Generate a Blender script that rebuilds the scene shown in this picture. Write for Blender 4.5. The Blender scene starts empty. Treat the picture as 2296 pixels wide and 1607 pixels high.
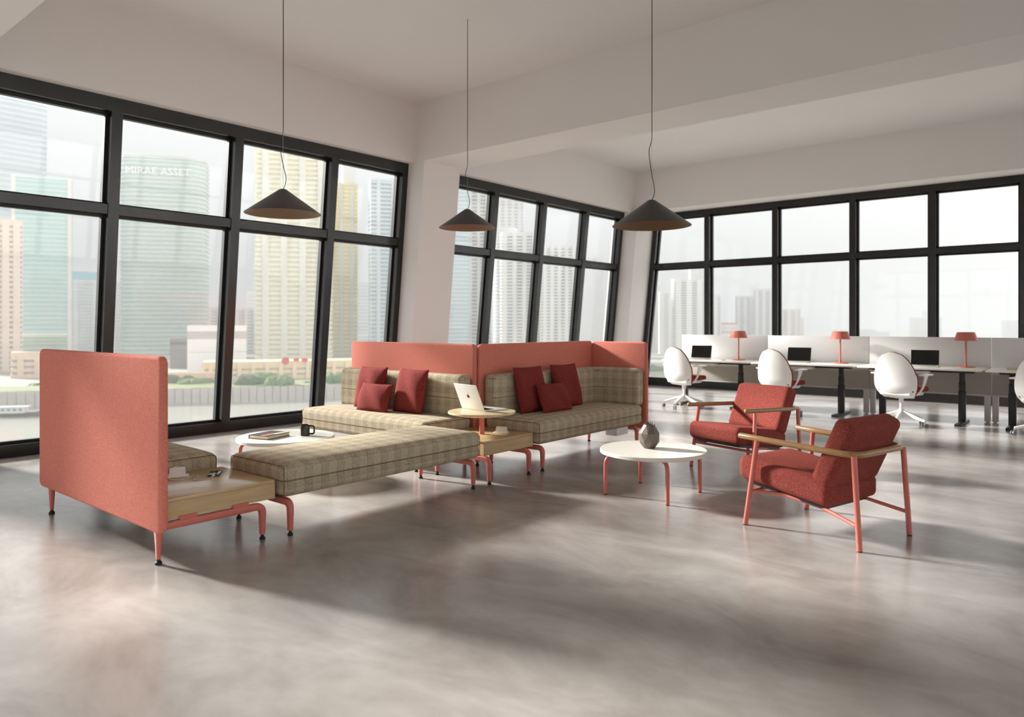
import bpy, bmesh, math, random
from mathutils import Vector, Matrix
random.seed(7)
sc = bpy.context.scene
COL = sc.collection
R = math.radians

# ------------------------------------------------------------------ camera
F, U0, H0, CH = 1620.0, 1148.0, 727.0, 1.33          # focal length in px of a 2296 px frame, horizon, eye height
AX = Vector((1928, -1620)).normalized()               # room X axis in (right, forward) camera plan
AY = Vector((1361, 1620)).normalized()                # room Y axis
cam_d = bpy.data.cameras.new('camera'); cam = bpy.data.objects.new('camera', cam_d); COL.objects.link(cam)
cam.location = (0, 0, CH)
cam.rotation_euler = (R(90), 0, math.atan2(1620 / 2518.2, 1620 / 2115.8))
cam_d.sensor_width = 36; cam_d.lens = 36 * F / 2296
cam_d.shift_y = -(803.5 - H0) / 2296
cam_d.clip_end = 5000; cam_d.clip_start = 0.05
cam_d.dof.use_dof = True; cam_d.dof.focus_distance = 6.0; cam_d.dof.aperture_fstop = 1.6
sc.camera = cam

# ------------------------------------------------------------------ world, sun, exposure
wd = bpy.data.worlds.new('sky'); sc.world = wd; wd.use_nodes = True
bg = wd.node_tree.nodes['Background']
bg.inputs[0].default_value = (0.985, 0.99, 1.0, 1); bg.inputs[1].default_value = 1.24
sun_d = bpy.data.lights.new('sun', 'SUN'); sun = bpy.data.objects.new('sun', sun_d); COL.objects.link(sun)
sun_d.energy = 17.5; sun_d.angle = R(7); sun_d.color = (1.0, 0.975, 0.945)
EL, AZ = R(23.7), R(11.5)
sdir = Vector((math.cos(AZ) * math.cos(EL), math.sin(AZ) * math.cos(EL), -math.sin(EL)))
sun.rotation_euler = sdir.to_track_quat('-Z', 'Y').to_euler(); sun.location = (-30, -5, 20)
vs = sc.view_settings
vs.view_transform = 'Standard'; vs.look = 'None'; vs.gamma = 1.0; vs.exposure = 0.34
try: vs.use_curve_mapping = False
except Exception: pass

# ------------------------------------------------------------------ helpers
def lin(c):
    return tuple(((v / 255) / 12.92 if v / 255 <= .04045 else ((v / 255 + .055) / 1.055) ** 2.4) for v in c) + (1,)

class NT:
    def __init__(s, name):
        s.m = bpy.data.materials.new(name); s.m.use_nodes = True
        s.t = s.m.node_tree; s.b = s.t.nodes['Principled BSDF']; s.out = s.t.nodes['Material Output']
    def n(s, typ, **kw):
        x = s.t.nodes.new(typ)
        for k, v in kw.items(): setattr(x, k, v)
        return x
    def l(s, a, b): s.t.links.new(a, b)
    def math(s, op, a, b=None, clamp=False):
        x = s.n('ShaderNodeMath', operation=op); x.use_clamp = clamp
        for i, v in enumerate((a, b)):
            if v is None: continue
            if isinstance(v, (int, float)): x.inputs[i].default_value = v
            else: s.l(v, x.inputs[i])
        return x.outputs[0]
    def mix(s, f, a, b):
        x = s.n('ShaderNodeMix', data_type='RGBA')
        for i, v in ((0, f), (6, a), (7, b)):
            if isinstance(v, (int, float)): x.inputs[i].default_value = v
            elif isinstance(v, tuple): x.inputs[i].default_value = v
            else: s.l(v, x.inputs[i])
        return x.outputs[2]
    def noise(s, scale, detail=3, rough=.5, vec=None, dist=0):
        x = s.n('ShaderNodeTexNoise'); x.inputs['Scale'].default_value = scale; x.inputs['Detail'].default_value = detail
        x.inputs['Roughness'].default_value = rough; x.inputs['Distortion'].default_value = dist
        if vec is not None: s.l(vec, x.inputs['Vector'])
        return x.outputs[0]
    def ramp(s, f, *stops):
        x = s.n('ShaderNodeValToRGB'); e = x.color_ramp.elements
        while len(e) < len(stops): e.new(.5)
        for i, (p, c) in enumerate(stops): e[i].position = p; e[i].color = c
        s.l(f, x.inputs[0]); return x.outputs[0]
    def coord(s, which='Object', scale=None):
        x = s.n('ShaderNodeTexCoord').outputs[which]
        if scale:
            mp = s.n('ShaderNodeMapping'); mp.inputs['Scale'].default_value = scale; s.l(x, mp.inputs[0]); x = mp.outputs[0]
        return x
    def bump(s, h, strength=.3, dist=.002):
        x = s.n('ShaderNodeBump'); x.inputs['Strength'].default_value = strength; x.inputs['Distance'].default_value = dist
        s.l(h, x.inputs['Height']); s.l(x.outputs[0], s.b.inputs['Normal'])
    def col(s, c):
        if isinstance(c, tuple): s.b.inputs['Base Color'].default_value = c
        else: s.l(c, s.b.inputs['Base Color'])
    def set(s, rough=.5, metal=0, spec=.5, **kw):
        s.b.inputs['Roughness'].default_value = rough; s.b.inputs['Metallic'].default_value = metal
        s.b.inputs['Specular IOR Level'].default_value = spec
        for k, v in kw.items(): s.b.inputs[k].default_value = v
        return s.m

def plain(name, c, rough=.5, metal=0, spec=.5, vary=.04, scale=40, **kw):
    t = NT(name); a = lin(c)
    d = tuple(x * (1 - 2.2 * vary) for x in a[:3]) + (1,)
    t.col(t.mix(t.noise(scale, 3, .55, t.coord()), d, a))
    return t.set(rough, metal, spec, **kw)

M = {}
# concrete floor
t = NT('polished_concrete'); co = t.coord()
n1 = t.noise(.5, 5, .58, co, .4); n2 = t.noise(1.6, 7, .62, t.coord('Object', (.8, 1.4, 1)), .5); n3 = t.noise(60, 3, .6, co)
c1 = t.ramp(n1, (.36, lin((124, 114, 107))), (.64, lin((182, 176, 171))))
c2 = t.ramp(n2, (.25, lin((102, 93, 87))), (.7, lin((196, 190, 185))))
c = t.mix(.55, c1, c2); c = t.mix(t.math('MULTIPLY', n3, .05), c, lin((124, 116, 110)))
sp = t.noise(7, 2, .5, co); sp2 = t.noise(150, 1, .5, co)
speck = t.math('MULTIPLY', t.math('GREATER_THAN', sp2, .79), t.math('GREATER_THAN', sp, .55))
c = t.mix(t.math('MULTIPLY', speck, .5), c, lin((84, 76, 70)))
t.col(c)
rr = t.math('ADD', t.math('MULTIPLY', n2, .03), .215); t.l(rr, t.b.inputs['Roughness'])
t.b.inputs['Specular IOR Level'].default_value = .55
M['floor'] = t.m
# wall paint
def paint(name, c):
    t = NT(name); co = t.coord()
    t.col(t.mix(t.noise(1.2, 3, .5, co), lin(tuple(v - 4 for v in c)), lin(c)))
    t.bump(t.noise(300, 2, .5, co), .04, .001); return t.set(.75, 0, .25)
M['wall'] = paint('wall_paint', (232, 228, 226)); M['ceil'] = paint('ceiling_paint', (230, 227, 226))
M['frame'] = plain('black_window_frame', (31, 29, 28), .24, 0, .5, .05, 6)
M['bead'] = plain('black_gasket', (14, 14, 14), .5)
t = NT('window_glass')
tr = t.n('ShaderNodeBsdfTransparent'); tr.inputs[0].default_value = (.97, .98, .975, 1)
gl = t.n('ShaderNodeBsdfGlossy'); gl.inputs['Roughness'].default_value = .02
fr = t.n('ShaderNodeLayerWeight'); fr.inputs[0].default_value = .5
ms = t.n('ShaderNodeMixShader'); t.l(t.math('ADD', t.math('MULTIPLY', t.math('POWER', fr.outputs['Facing'], 5.0), .5), .02), ms.inputs[0]); t.l(tr.outputs[0], ms.inputs[1]); t.l(gl.outputs[0], ms.inputs[2])
t.l(ms.outputs[0], t.out.inputs[0]); t.t.nodes.remove(t.b); M['glass'] = t.m

def fabric(name, dark, light, scale, bump=.6, dist=.004, hi=None, p0=.35, p1=.65):
    t = NT(name); co = t.coord()
    n = t.noise(scale, 4, .75, co); w = t.noise(scale * .12, 2, .5, co)
    c = t.ramp(n, (p0, lin(dark)), (p1, lin(light)))
    if hi: c = t.mix(t.math('MULTIPLY', t.math('GREATER_THAN', t.noise(scale * 1.7, 2, .5, co), .64), .6), c, lin(hi))
    c = t.mix(t.math('MULTIPLY', w, .18), c, lin(dark)); t.col(c)
    t.bump(n, bump, dist); m = t.set(.92, 0, .15)
    t.b.inputs['Sheen Weight'].default_value = .25; t.b.inputs['Sheen Roughness'].default_value = .5
    t.b.inputs['Sheen Tint'].default_value = lin(light)
    return m
M['felt'] = fabric('coral_felt', (200, 110, 95), (218, 140, 123), 110, .4, .003, (232, 156, 140))
M['boucle'] = fabric('red_boucle', (108, 43, 38), (158, 78, 68), 125, .9, .005, (200, 132, 118), .3, .7)
M['pillow'] = fabric('dark_red_pillow_wool', (100, 34, 32), (148, 62, 56), 120, .9, .005, (184, 106, 96), .3, .7)
# plaid upholstery (uses UV in metres)
t = NT('glen_plaid_wool'); uv = t.coord('UV'); sx = t.n('ShaderNodeSeparateXYZ'); t.l(uv, sx.inputs[0])
U, V = sx.outputs[0], sx.outputs[1]
fr_ = lambda a, p, o=0: t.math('FRACT', t.math('ADD', t.math('DIVIDE', a, p), o + 100))
bU = t.math('GREATER_THAN', fr_(U, .125), .5); bV = t.math('GREATER_THAN', fr_(V, .125, .15), .56)
lU = t.math('GREATER_THAN', fr_(U, .0104), .52); lV = t.math('GREATER_THAN', fr_(V, .0104), .52)
dU = t.math('MULTIPLY', bU, lU); dV = t.math('MULTIPLY', bV, lV)
wv = t.noise(170, 2, .7, t.coord('UV', (1, .45, 1))); wv2 = t.noise(170, 2, .7, t.coord('UV', (.45, 1, 1))); big = t.noise(14, 3, .6, uv)
dk = t.math('ADD', t.math('MULTIPLY', dU, .2), t.math('MULTIPLY', dV, .3))
dk = t.math('ADD', dk, t.math('MULTIPLY', bU, .07))
dk = t.math('ADD', dk, t.math('MULTIPLY', t.math('GREATER_THAN', wv, .54), .3))
dk = t.math('ADD', dk, t.math('MULTIPLY', t.math('GREATER_THAN', wv2, .55), .24))
dk = t.math('MULTIPLY', dk, t.math('ADD', t.math('MULTIPLY', big, .7), .5), True)
c = t.mix(dk, lin((196, 184, 160)), lin((98, 77, 56)))
rU = t.math('LESS_THAN', t.math('ABSOLUTE', t.math('SUBTRACT', fr_(U, .125, .0), .5)), .02)
rV = t.math('LESS_THAN', t.math('ABSOLUTE', t.math('SUBTRACT', fr_(V, .125, .09), .5)), .02)
c = t.mix(t.math('MULTIPLY', t.math('MAXIMUM', rU, rV), .3), c, lin((122, 66, 46)))
t.col(c); t.bump(t.math('ADD', wv, wv2), .5, .003); t.set(.95, 0, .1); M['plaid'] = t.m
M['seam'] = plain('brown_stitching', (124, 94, 68), .9)
def wood(name, a, b, axis=1, rough=.38):
    t = NT(name); s = [48, 48, 48]; s[axis] = 1.6
    co = t.coord('Object', tuple(s)); n = t.noise(1.6, 5, .6, co, 1.2)
    s2 = [260, 260, 260]; s2[axis] = 6
    n2 = t.noise(1, 3, .6, t.coord('Object', tuple(s2)))
    c = t.ramp(n, (.35, lin(a)), (.65, lin(b))); c = t.mix(t.math('MULTIPLY', n2, .28), c, lin(tuple(int(v * .78) for v in a)))
    t.col(c); t.bump(n2, .08, .001); return t.set(rough, 0, .45)
M['oak'] = wood('light_oak_veneer', (194, 163, 121), (210, 180, 138), 1, .2)
M['oakx'] = wood('light_oak_top', (214, 190, 150), (232, 212, 176), 0, .28)
M['ash'] = wood('lacquered_ash', (150, 112, 74), (178, 140, 98), 0, .22)
M['coral'] = plain('coral_powder_coat', (206, 112, 98), .38, 0, .5, .03, 20)
M['white_lam'] = plain('white_laminate', (228, 225, 216), .3, 0, .5, .01)
M['white_pl'] = plain('white_plastic', (242, 240, 237), .35, 0, .5, .01)
M['rubber'] = plain('black_rubber', (22, 21, 21), .6)
M['black_metal'] = plain('black_powder_coat', (34, 32, 31), .42, 0, .5, .04)
M['shade_out'] = plain('black_lamp_shade', (24, 23, 23), .34, 0, .5, .05, 8)
M['shade_in'] = plain('bronze_lamp_lining', (122, 92, 64), .5, .1, .5, .05, 8)
M['steel'] = plain('brushed_steel', (200, 198, 196), .3, 1)
M['alu'] = plain('silver_aluminium', (222, 220, 217), .5, .1, .5, .01)
M['screen'] = plain('black_glass_display', (14, 13, 13), .12)
M['ceramic'] = plain('taupe_ceramic', (112, 100, 92), .45, 0, .4, .06, 60)
M['mug'] = plain('black_stoneware', (44, 38, 34), .3, 0, .5, .08, 80)
M['grey_felt'] = fabric('warm_grey_felt', (168, 162, 152), (188, 182, 172), 120, .2, .002)
M['acrylic'] = plain('frosted_white_acrylic', (224, 224, 223), .4, 0, .4, .01)
M['silver_post'] = plain('light_grey_post', (206, 200, 196), .4, .1)
M['caster'] = plain('grey_caster_wheel', (112, 110, 108), .4)
M['chrome'] = plain('caster_chrome', (190, 188, 186), .2, .9)
M['paper'] = plain('cream_book_paper', (232, 220, 190), .8)
M['cover'] = plain('black_book_cover', (20, 18, 17), .55)
M['orange'] = plain('orange_cover_print', (226, 122, 66), .4)
M['cream'] = plain('cream_cover_print', (236, 214, 190), .4)
M['case'] = plain('brown_phone_case', (66, 48, 40), .5)
M['socket'] = plain('grey_socket_face', (150, 148, 150), .5)
M['cable'] = plain('white_cable', (238, 226, 218), .4)
M['teal_book'] = plain('pale_teal_book', (170, 200, 196), .6); M['yellow_book'] = plain('pale_yellow_book', (222, 208, 150), .6)

class MB:
    """collects shapes into one mesh"""
    def __init__(s): s.v, s.f, s.sm = [], [], []
    def add(s, vs, fs, smooth=False):
        o = len(s.v); s.v += [Vector(p) for p in vs]; s.f += [tuple(i + o for i in q) for q in fs]; s.sm += [smooth] * len(fs); return s
    def box(s, x0, x1, y0, y1, z0, z1, k=0, kx=None):
        P = [(x, y, z) for z in (z0, z1) for x, y in ((x0, y0), (x1, y0), (x1, y1), (x0, y1))]
        if k: P = [(x + k * z, y, z) for x, y, z in P]
        return s.add(P, [(3, 2, 1, 0), (4, 5, 6, 7), (0, 1, 5, 4), (1, 2, 6, 5), (2, 3, 7, 6), (3, 0, 4, 7)])
    def bbox(s, x0, x1, y0, y1, z0, z1, b=.004, seg=2):
        bm = bmesh.new(); bmesh.ops.create_cube(bm, size=1)
        for q in bm.verts: q.co = Vector(((x0 + x1) / 2 + q.co.x * (x1 - x0), (y0 + y1) / 2 + q.co.y * (y1 - y0), (z0 + z1) / 2 + q.co.z * (z1 - z0)))
        bmesh.ops.bevel(bm, geom=bm.edges[:] , offset=b, segments=seg, profile=.5, affect='EDGES')
        bm.verts.index_update(); s.add([q.co.copy() for q in bm.verts], [[w.index for w in f.verts] for f in bm.faces], True); bm.free(); return s
    def ring(s, loops, cap0=True, cap1=True, smooth=True, closed=False):
        n = len(loops[0]); vs = [p for l in loops for p in l]; fs = []
        m = len(loops)
        for i in range(m if closed else m - 1):
            a, b = i * n, ((i + 1) % m) * n
            for j in range(n):
                k = (j + 1) % n; fs.append((a + j, a + k, b + k, b + j))
        if cap0 and not closed: fs.append(tuple(reversed(range(n))))
        if cap1 and not closed: fs.append(tuple((m - 1) * n + j for j in range(n)))
        return s.add(vs, fs, smooth)
    def lathe(s, prof, c=(0, 0, 0), n=32, cap0=True, cap1=True, smooth=True):
        return s.ring([[(c[0] + r * math.cos(2 * math.pi * j / n), c[1] + r * math.sin(2 * math.pi * j / n), c[2] + z) for j in range(n)] for r, z in prof], cap0, cap1, smooth)
    def cyl(s, p, q, r0, r1=None, n=16):
        return s.tube([p, q], [r0, r0 if r1 is None else r1], n)
    def tube(s, pts, rad, n=12, closed=False, sec=None, up=None):
        """sweep a round (or given) section along pts"""
        P = [Vector(p) for p in pts]; m = len(P)
        rad = rad if isinstance(rad, (list, tuple)) else [rad] * m
        loops = []; prev = None
        for i in range(m):
            if closed: tg = (P[(i + 1) % m] - P[i - 1]).normalized()
            else:
                a = P[i] - P[i - 1] if i else P[1] - P[0]; b = P[i + 1] - P[i] if i < m - 1 else a
                tg = (a.normalized() + b.normalized()).normalized()
            if up is not None: nv = Vector(up); bv = tg.cross(nv).normalized(); nv = bv.cross(tg).normalized()
            else:
                if prev is None:
                    h = Vector((0, 0, 1)) if abs(tg.z) < .9 else Vector((1, 0, 0)); nv = (h - tg * h.dot(tg)).normalized()
                else: nv = (prev - tg * prev.dot(tg)).normalized()
                bv = tg.cross(nv)
            prev = nv
            if sec: S = sec(i)
            else: S = [(rad[i] * math.cos(2 * math.pi * j / n), rad[i] * math.sin(2 * math.pi * j / n)) for j in range(n)]
            loops.append([P[i] + nv * a_ + bv * b_ for a_, b_ in S])
        return s.ring(loops, closed=closed)
    def prism(s, poly, z0, z1, smooth=False):
        n = len(poly)
        return s.add([(x, y, z0) for x, y in poly] + [(x, y, z1) for x, y in poly],
                     [tuple(reversed(range(n))), tuple(range(n, 2 * n))] + [(i, (i + 1) % n, n + (i + 1) % n, n + i) for i in range(n)], smooth)
    def xform(s, mat, start=0):
        for i in range(start, len(s.v)): s.v[i] = mat @ s.v[i]
        return s
    def build(s, name, mat, parent=None, off=(0, 0, 0), loc=None, rz=0, ang=38, uv=False, kind=None):
        me = bpy.data.meshes.new(name); o3 = Vector(off)
        me.from_pydata([tuple(p - o3) for p in s.v], [], s.f)
        me.materials.append(M[mat] if isinstance(mat, str) else mat)
        me.polygons.foreach_set('use_smooth', s.sm)
        if any(s.sm): me.set_sharp_from_angle(angle=R(ang))
        if uv:
            L = me.uv_layers.new(name='UVMap')
            for p in me.polygons:
                nx, ny, nz = abs(p.normal.x), abs(p.normal.y), abs(p.normal.z)
                for li in p.loop_indices:
                    c = s.v[me.loops[li].vertex_index]
                    L.data[li].uv = (c.x, c.y) if nz >= max(nx, ny) - .05 else ((c.y, c.z) if nx > ny else (c.x, c.z))
        me.update()
        ob = bpy.data.objects.new(name, me); COL.objects.link(ob)
        if parent: ob.parent = parent
        if loc is not None: ob.location = loc; ob.rotation_euler = (0, 0, rz)
        if kind: ob['kind'] = kind
        return ob

def rrect(w, h, r, n=4):
    """rounded rectangle section as (a, b) list"""
    r = min(r, w / 2 - 1e-5, h / 2 - 1e-5); out = []
    for cx, cy, a0 in ((w / 2 - r, h / 2 - r, 0), (-w / 2 + r, h / 2 - r, 90), (-w / 2 + r, -h / 2 + r, 180), (w / 2 - r, -h / 2 + r, 270)):
        for i in range(n + 1):
            a = R(a0 + 90 * i / n); out.append((cx + r * math.cos(a), cy + r * math.sin(a)))
    return out
def fillet(pts, rad, n=6, closed=False):
    """round the corners of a 3-D polyline"""
    P = [Vector(p) for p in pts]; out = []; m = len(P)
    for i in range(m):
        if not closed and i in (0, m - 1): out.append(P[i]); continue
        a, b, c = P[i - 1], P[i], P[(i + 1) % m]; r_ = rad[i] if isinstance(rad, list) else rad
        d = min(r_, (a - b).length * .49, (c - b).length * .49)
        p, q = b + (a - b).normalized() * d, b + (c - b).normalized() * d
        for k in range(n + 1):
            u = k / n; out.append(p * (1 - u) ** 2 + b * 2 * u * (1 - u) + q * u * u)
    return out
def rbox(mb, x0, x1, y0, y1, z0, z1, r, n=10, crown=0, warp=None, seg=4):
    """soft rounded box with a crowned top"""
    H = ((x1 - x0) / 2, (y1 - y0) / 2, (z1 - z0) / 2); C = Vector(((x0 + x1) / 2, (y0 + y1) / 2, (z0 + z1) / 2))
    rr_ = [min(r, h * .98) for h in H]
    ax = []
    for h, q in zip(H, rr_):
        k = max(2, int(n * min(1, h / max(H)) + 1))
        ax.append([-h + q * i / seg for i in range(seg)] + [-h + q + (2 * h - 2 * q) * i / k for i in range(k + 1)] + [h - q + q * (i + 1) / seg for i in range(seg)])
    idx = {}; vs = []; fs = []
    def vert(p):
        key = tuple(round(c, 5) for c in p)
        if key in idx: return idx[key]
        inner = Vector([max(-h + q, min(h - q, c)) for c, h, q in zip(p, H, rr_)])
        d = Vector(p) - inner; dn = Vector([a / q for a, q in zip(d, rr_)])
        ln = dn.length
        o = inner + Vector([a / ln * q for a, q in zip(dn, rr_)]) if ln > 1e-6 else Vector(p)
        if crown and p[2] > 0: o.z += crown * (1 - (p[0] / H[0]) ** 4) * (1 - (p[1] / H[1]) ** 4) * min(1, max(0, p[2] / H[2]))
        o += C
        if warp: o = warp(o)
        vs.append(o); idx[key] = len(vs) - 1; return idx[key]
    for a, b, c in ((0, 1, 2), (1, 2, 0), (2, 0, 1)):
        for sgn in (-1, 1):
            for i in range(len(ax[a]) - 1):
                for j in range(len(ax[b]) - 1):
                    q = []
                    for di, dj in ((0, 0), (1, 0), (1, 1), (0, 1)):
                        p = [0, 0, 0]; p[a] = ax[a][i + di]; p[b] = ax[b][j + dj]; p[c] = sgn * H[c]; q.append(vert(tuple(p)))
                    fs.append(tuple(q) if sgn > 0 else tuple(reversed(q)))
    return mb.add(vs, fs, True)

def tag(o, label, cat, group=None, kind=None):
    o['label'] = label; o['category'] = cat
    if group: o['group'] = group
    if kind: o['kind'] = kind
    return o
def thing(name, label, cat, loc=(0, 0, 0), rz=0, group=None):
    o = bpy.data.objects.new(name, None); COL.objects.link(o); o.empty_display_size = .1
    o.location = loc; o.rotation_euler = (0, 0, rz); return tag(o, label, cat, group)
def copy_tree(o, parent=None):
    c = o.copy(); COL.objects.link(c); c.parent = parent
    for ch in list(o.children): copy_tree(ch, c)
    return c
def again(o, loc, rz, label):
    c = copy_tree(o); c.location = loc; c.rotation_euler = (0, 0, rz); c['label'] = label; return c

# ================================================================== STRUCTURE
K = .10                                                # lean of the left facade (x grows with z)
def struct(mb, name, mat, **kw):
    o = mb.build(name, mat, **kw); o['kind'] = 'structure'; return o
CZ, BZ = 4.575, 3.72                                   # ceiling, underside of beams
struct(MB().box(-8.75, 8, -8, 14.4, -.35, 0), 'floor', 'floor')
struct(MB().box(-8.4, 8, -8, 14.4, CZ, CZ + .25), 'ceiling', 'ceil')
struct(MB().box(-8.75, -8.333, -8, 14.4, BZ, CZ + .2, K), 'wall_left', 'wall')
struct(MB().box(-8.4, 8, 13.5, 14.4, BZ, CZ + .2), 'wall_back', 'wall')
struct(MB().box(7.9, 8.3, -8, 14.4, BZ, CZ), 'added_wall_right', 'wall')  # unseen band on the right, added with its glazing to set the fill light
struct(MB().box(-8.3, 7.9, -8.3, -7.9, BZ, CZ), 'added_wall_front', 'wall')  # unseen band behind the camera, likewise added to set the fill light
for i, (a, b) in enumerate(((7.25, 8.0), (1.115, 1.865), (-5.02, -4.27))):
    struct(MB().box(-8.3, 8, a, b, BZ, CZ + .1), 'trim_%d' % (i + 1), 'wall')
for i, (a, b) in enumerate(((7.25, 8.0), (1.115, 1.865), (-5.02, -4.27), (13.38, 14.4))):
    struct(MB().box(-8.75, -8.135, a, b, 0, BZ, K), 'trim_%d' % (i + 4), 'wall')

XF = -8.47
def slant_window(name, y0, y1, mull):
    w = bpy.data.objects.new(name, None); COL.objects.link(w); w['kind'] = 'structure'; w.location = (XF, (y0 + y1) / 2, 0)
    off = (XF, (y0 + y1) / 2, 0)
    def bar(n, a, b, z0, z1, d0=0., d1=-.15): MB().box(XF + d1, XF + d0, a, b, z0, z1, K).build(n, 'frame', w, off)
    bar('sill_rail', y0, y1, 0, .125, 0, -.22); bar('head_rail', y0, y1, 3.575, BZ, 0, -.22)
    bar('jamb', y0, y0 + .1, .125, 3.575); bar('jamb', y1 - .1, y1, .125, 3.575)
    ed = [y0 + .1]
    for m in mull: bar('mullion', m - .055, m + .055, .125, 3.575); ed += [m - .055, m + .055]
    ed.append(y1 - .1)
    for a, b in zip(ed[::2], ed[1::2]):
        bar('transom', a, b, 2.505, 2.605, -.012, -.15)
        for z0, z1 in ((.125, 2.505), (2.605, 3.575)):
            t_ = .028; bd = MB(); d0, d1 = XF - .10, XF - .16
            bd.box(d1, d0, a, b, z0, z0 + t_, K).box(d1, d0, a, b, z1 - t_, z1, K).box(d1, d0, a, a + t_, z0 + t_, z1 - t_, K).box(d1, d0, b - t_, b, z0 + t_, z1 - t_, K)
            bd.build('glazing_bead', 'bead', w, off)
            MB().box(XF - .136, XF - .124, a + t_, b - t_, z0 + t_, z1 - t_, K).build('pane', 'glass', w, off)
slant_window('window_1', 1.865, 7.25, (3.17, 4.56, 5.95))
slant_window('window_2', 8.0, 13.38, (9.27, 10.63, 12.02))
slant_window('window_4', -4.27, 1.115, (-2.95, -1.58, -.2))

w5 = bpy.data.objects.new('added_window_5', None); COL.objects.link(w5); w5['kind'] = 'structure'; w5.location = (8, 3, 0); off = (8, 3, 0)  # unseen glazing right of the view, added to let in fill daylight
MB().box(7.95, 8.15, -7.9, 14.4, 0, .13).build('sill_rail', 'frame', w5, off); MB().box(7.95, 8.15, -7.9, 14.4, 3.6, BZ).build('head_rail', 'frame', w5, off); MB().box(7.96, 8.1, -7.9, 14.4, 2.52, 2.62).build('transom', 'frame', w5, off)
for k in range(17):
    y = -7.85 + 1.39 * k; MB().box(7.95, 8.1, y - .055, y + .055, .13, 3.6).build('mullion', 'frame', w5, off)
    if k < 16: MB().box(8.05, 8.06, y + .055, y + 1.335, .13, 3.6).build('pane', 'glass', w5, off)
w6 = bpy.data.objects.new('added_window_6', None); COL.objects.link(w6); w6['kind'] = 'structure'; w6.location = (0, -8, 0); off = (0, -8, 0)  # unseen glazing behind the camera, added to brighten the room
MB().box(-8.5, 7.9, -8.15, -7.95, 0, .13).build('sill_rail', 'frame', w6, off); MB().box(-8.2, 7.9, -8.15, -7.95, 3.6, BZ).build('head_rail', 'frame', w6, off); MB().box(-8.3, 7.9, -8.1, -7.96, 2.52, 2.62).build('transom', 'frame', w6, off)
for k in range(12):
    x = -7.7 + 1.39 * k; MB().box(x - .055, x + .055, -8.1, -7.95, .13, 3.6).build('mullion', 'frame', w6, off)
    if k < 11: MB().box(x + .055, x + 1.335, -8.06, -8.05, .13, 3.6).build('pane', 'glass', w6, off)
YB = 14.05
w3 = bpy.data.objects.new('window_3', None); COL.objects.link(w3); w3['kind'] = 'structure'; w3.location = (-3, YB, 0); off = (-3, YB, 0)
XL = -8.12
def slab(n, x0, x1, y0, y1, z0, z1, mat='frame', kl=0):
    P = [(x0 + kl * z0, y0, z0), (x1 + (kl if n in ('jamb',) else 0) * z0, y0, z0), (x1 + (kl if n in ('jamb',) else 0) * z0, y1, z0), (x0 + kl * z0, y1, z0),
         (x0 + kl * z1, y0, z1), (x1 + (kl if n in ('jamb',) else 0) * z1, y0, z1), (x1 + (kl if n in ('jamb',) else 0) * z1, y1, z1), (x0 + kl * z1, y1, z1)]
    MB().add(P, [(3, 2, 1, 0), (4, 5, 6, 7), (0, 1, 5, 4), (1, 2, 6, 5), (2, 3, 7, 6), (3, 0, 4, 7)]).build(n, mat, w3, off)
slab('sill_rail', XL, 8, YB, YB + .22, 0, .14, kl=K); slab('head_rail', XL, 8, YB, YB + .22, 3.6, BZ + .02, kl=K)
slab('jamb', XL, XL + .1, YB, YB + .15, .14, 3.6, kl=K)
mx = [-6.54, -5.13, -3.715, -2.445, -1.16, .12, 1.4, 2.7, 4.0, 5.3, 6.6]
for m in mx: slab('mullion', m - .055, m + .055, YB, YB + .15, .14, 3.6)
ed = [XL + .1] + [q for m in mx for q in (m - .055, m + .055)] + [8]
for i, (a, b) in enumerate(zip(ed[::2], ed[1::2])):
    kl = K if i == 0 else 0
    slab('transom', a, b, YB + .012, YB + .15, 2.53, 2.63, kl=kl)
    for z0, z1 in ((.14, 2.53), (2.63, 3.6)):
        t_ = .028; y0, y1 = YB + .1, YB + .16
        slab('glazing_bead', a, b, y0, y1, z0, z0 + t_, 'bead', kl); slab('glazing_bead', a, b, y0, y1, z1 - t_, z1, 'bead', kl)
        if kl:
            MB().add([(a + K * z0, y0, z0), (a + t_ + K * z0, y0, z0), (a + t_ + K * z0, y1, z0), (a + K * z0, y1, z0), (a + K * z1, y0, z1), (a + t_ + K * z1, y0, z1), (a + t_ + K * z1, y1, z1), (a + K * z1, y1, z1)],
                     [(3, 2, 1, 0), (4, 5, 6, 7), (0, 1, 5, 4), (1, 2, 6, 5), (2, 3, 7, 6), (3, 0, 4, 7)]).build('glazing_bead', 'bead', w3, off)
        else: slab('glazing_bead', a, a + t_, y0, y1, z0, z1, 'bead')
        slab('glazing_bead', b - t_, b, y0, y1, z0, z1, 'bead')
        slab('pane', a, b, YB + .124, YB + .136, z0, z1, 'glass', kl)

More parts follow.
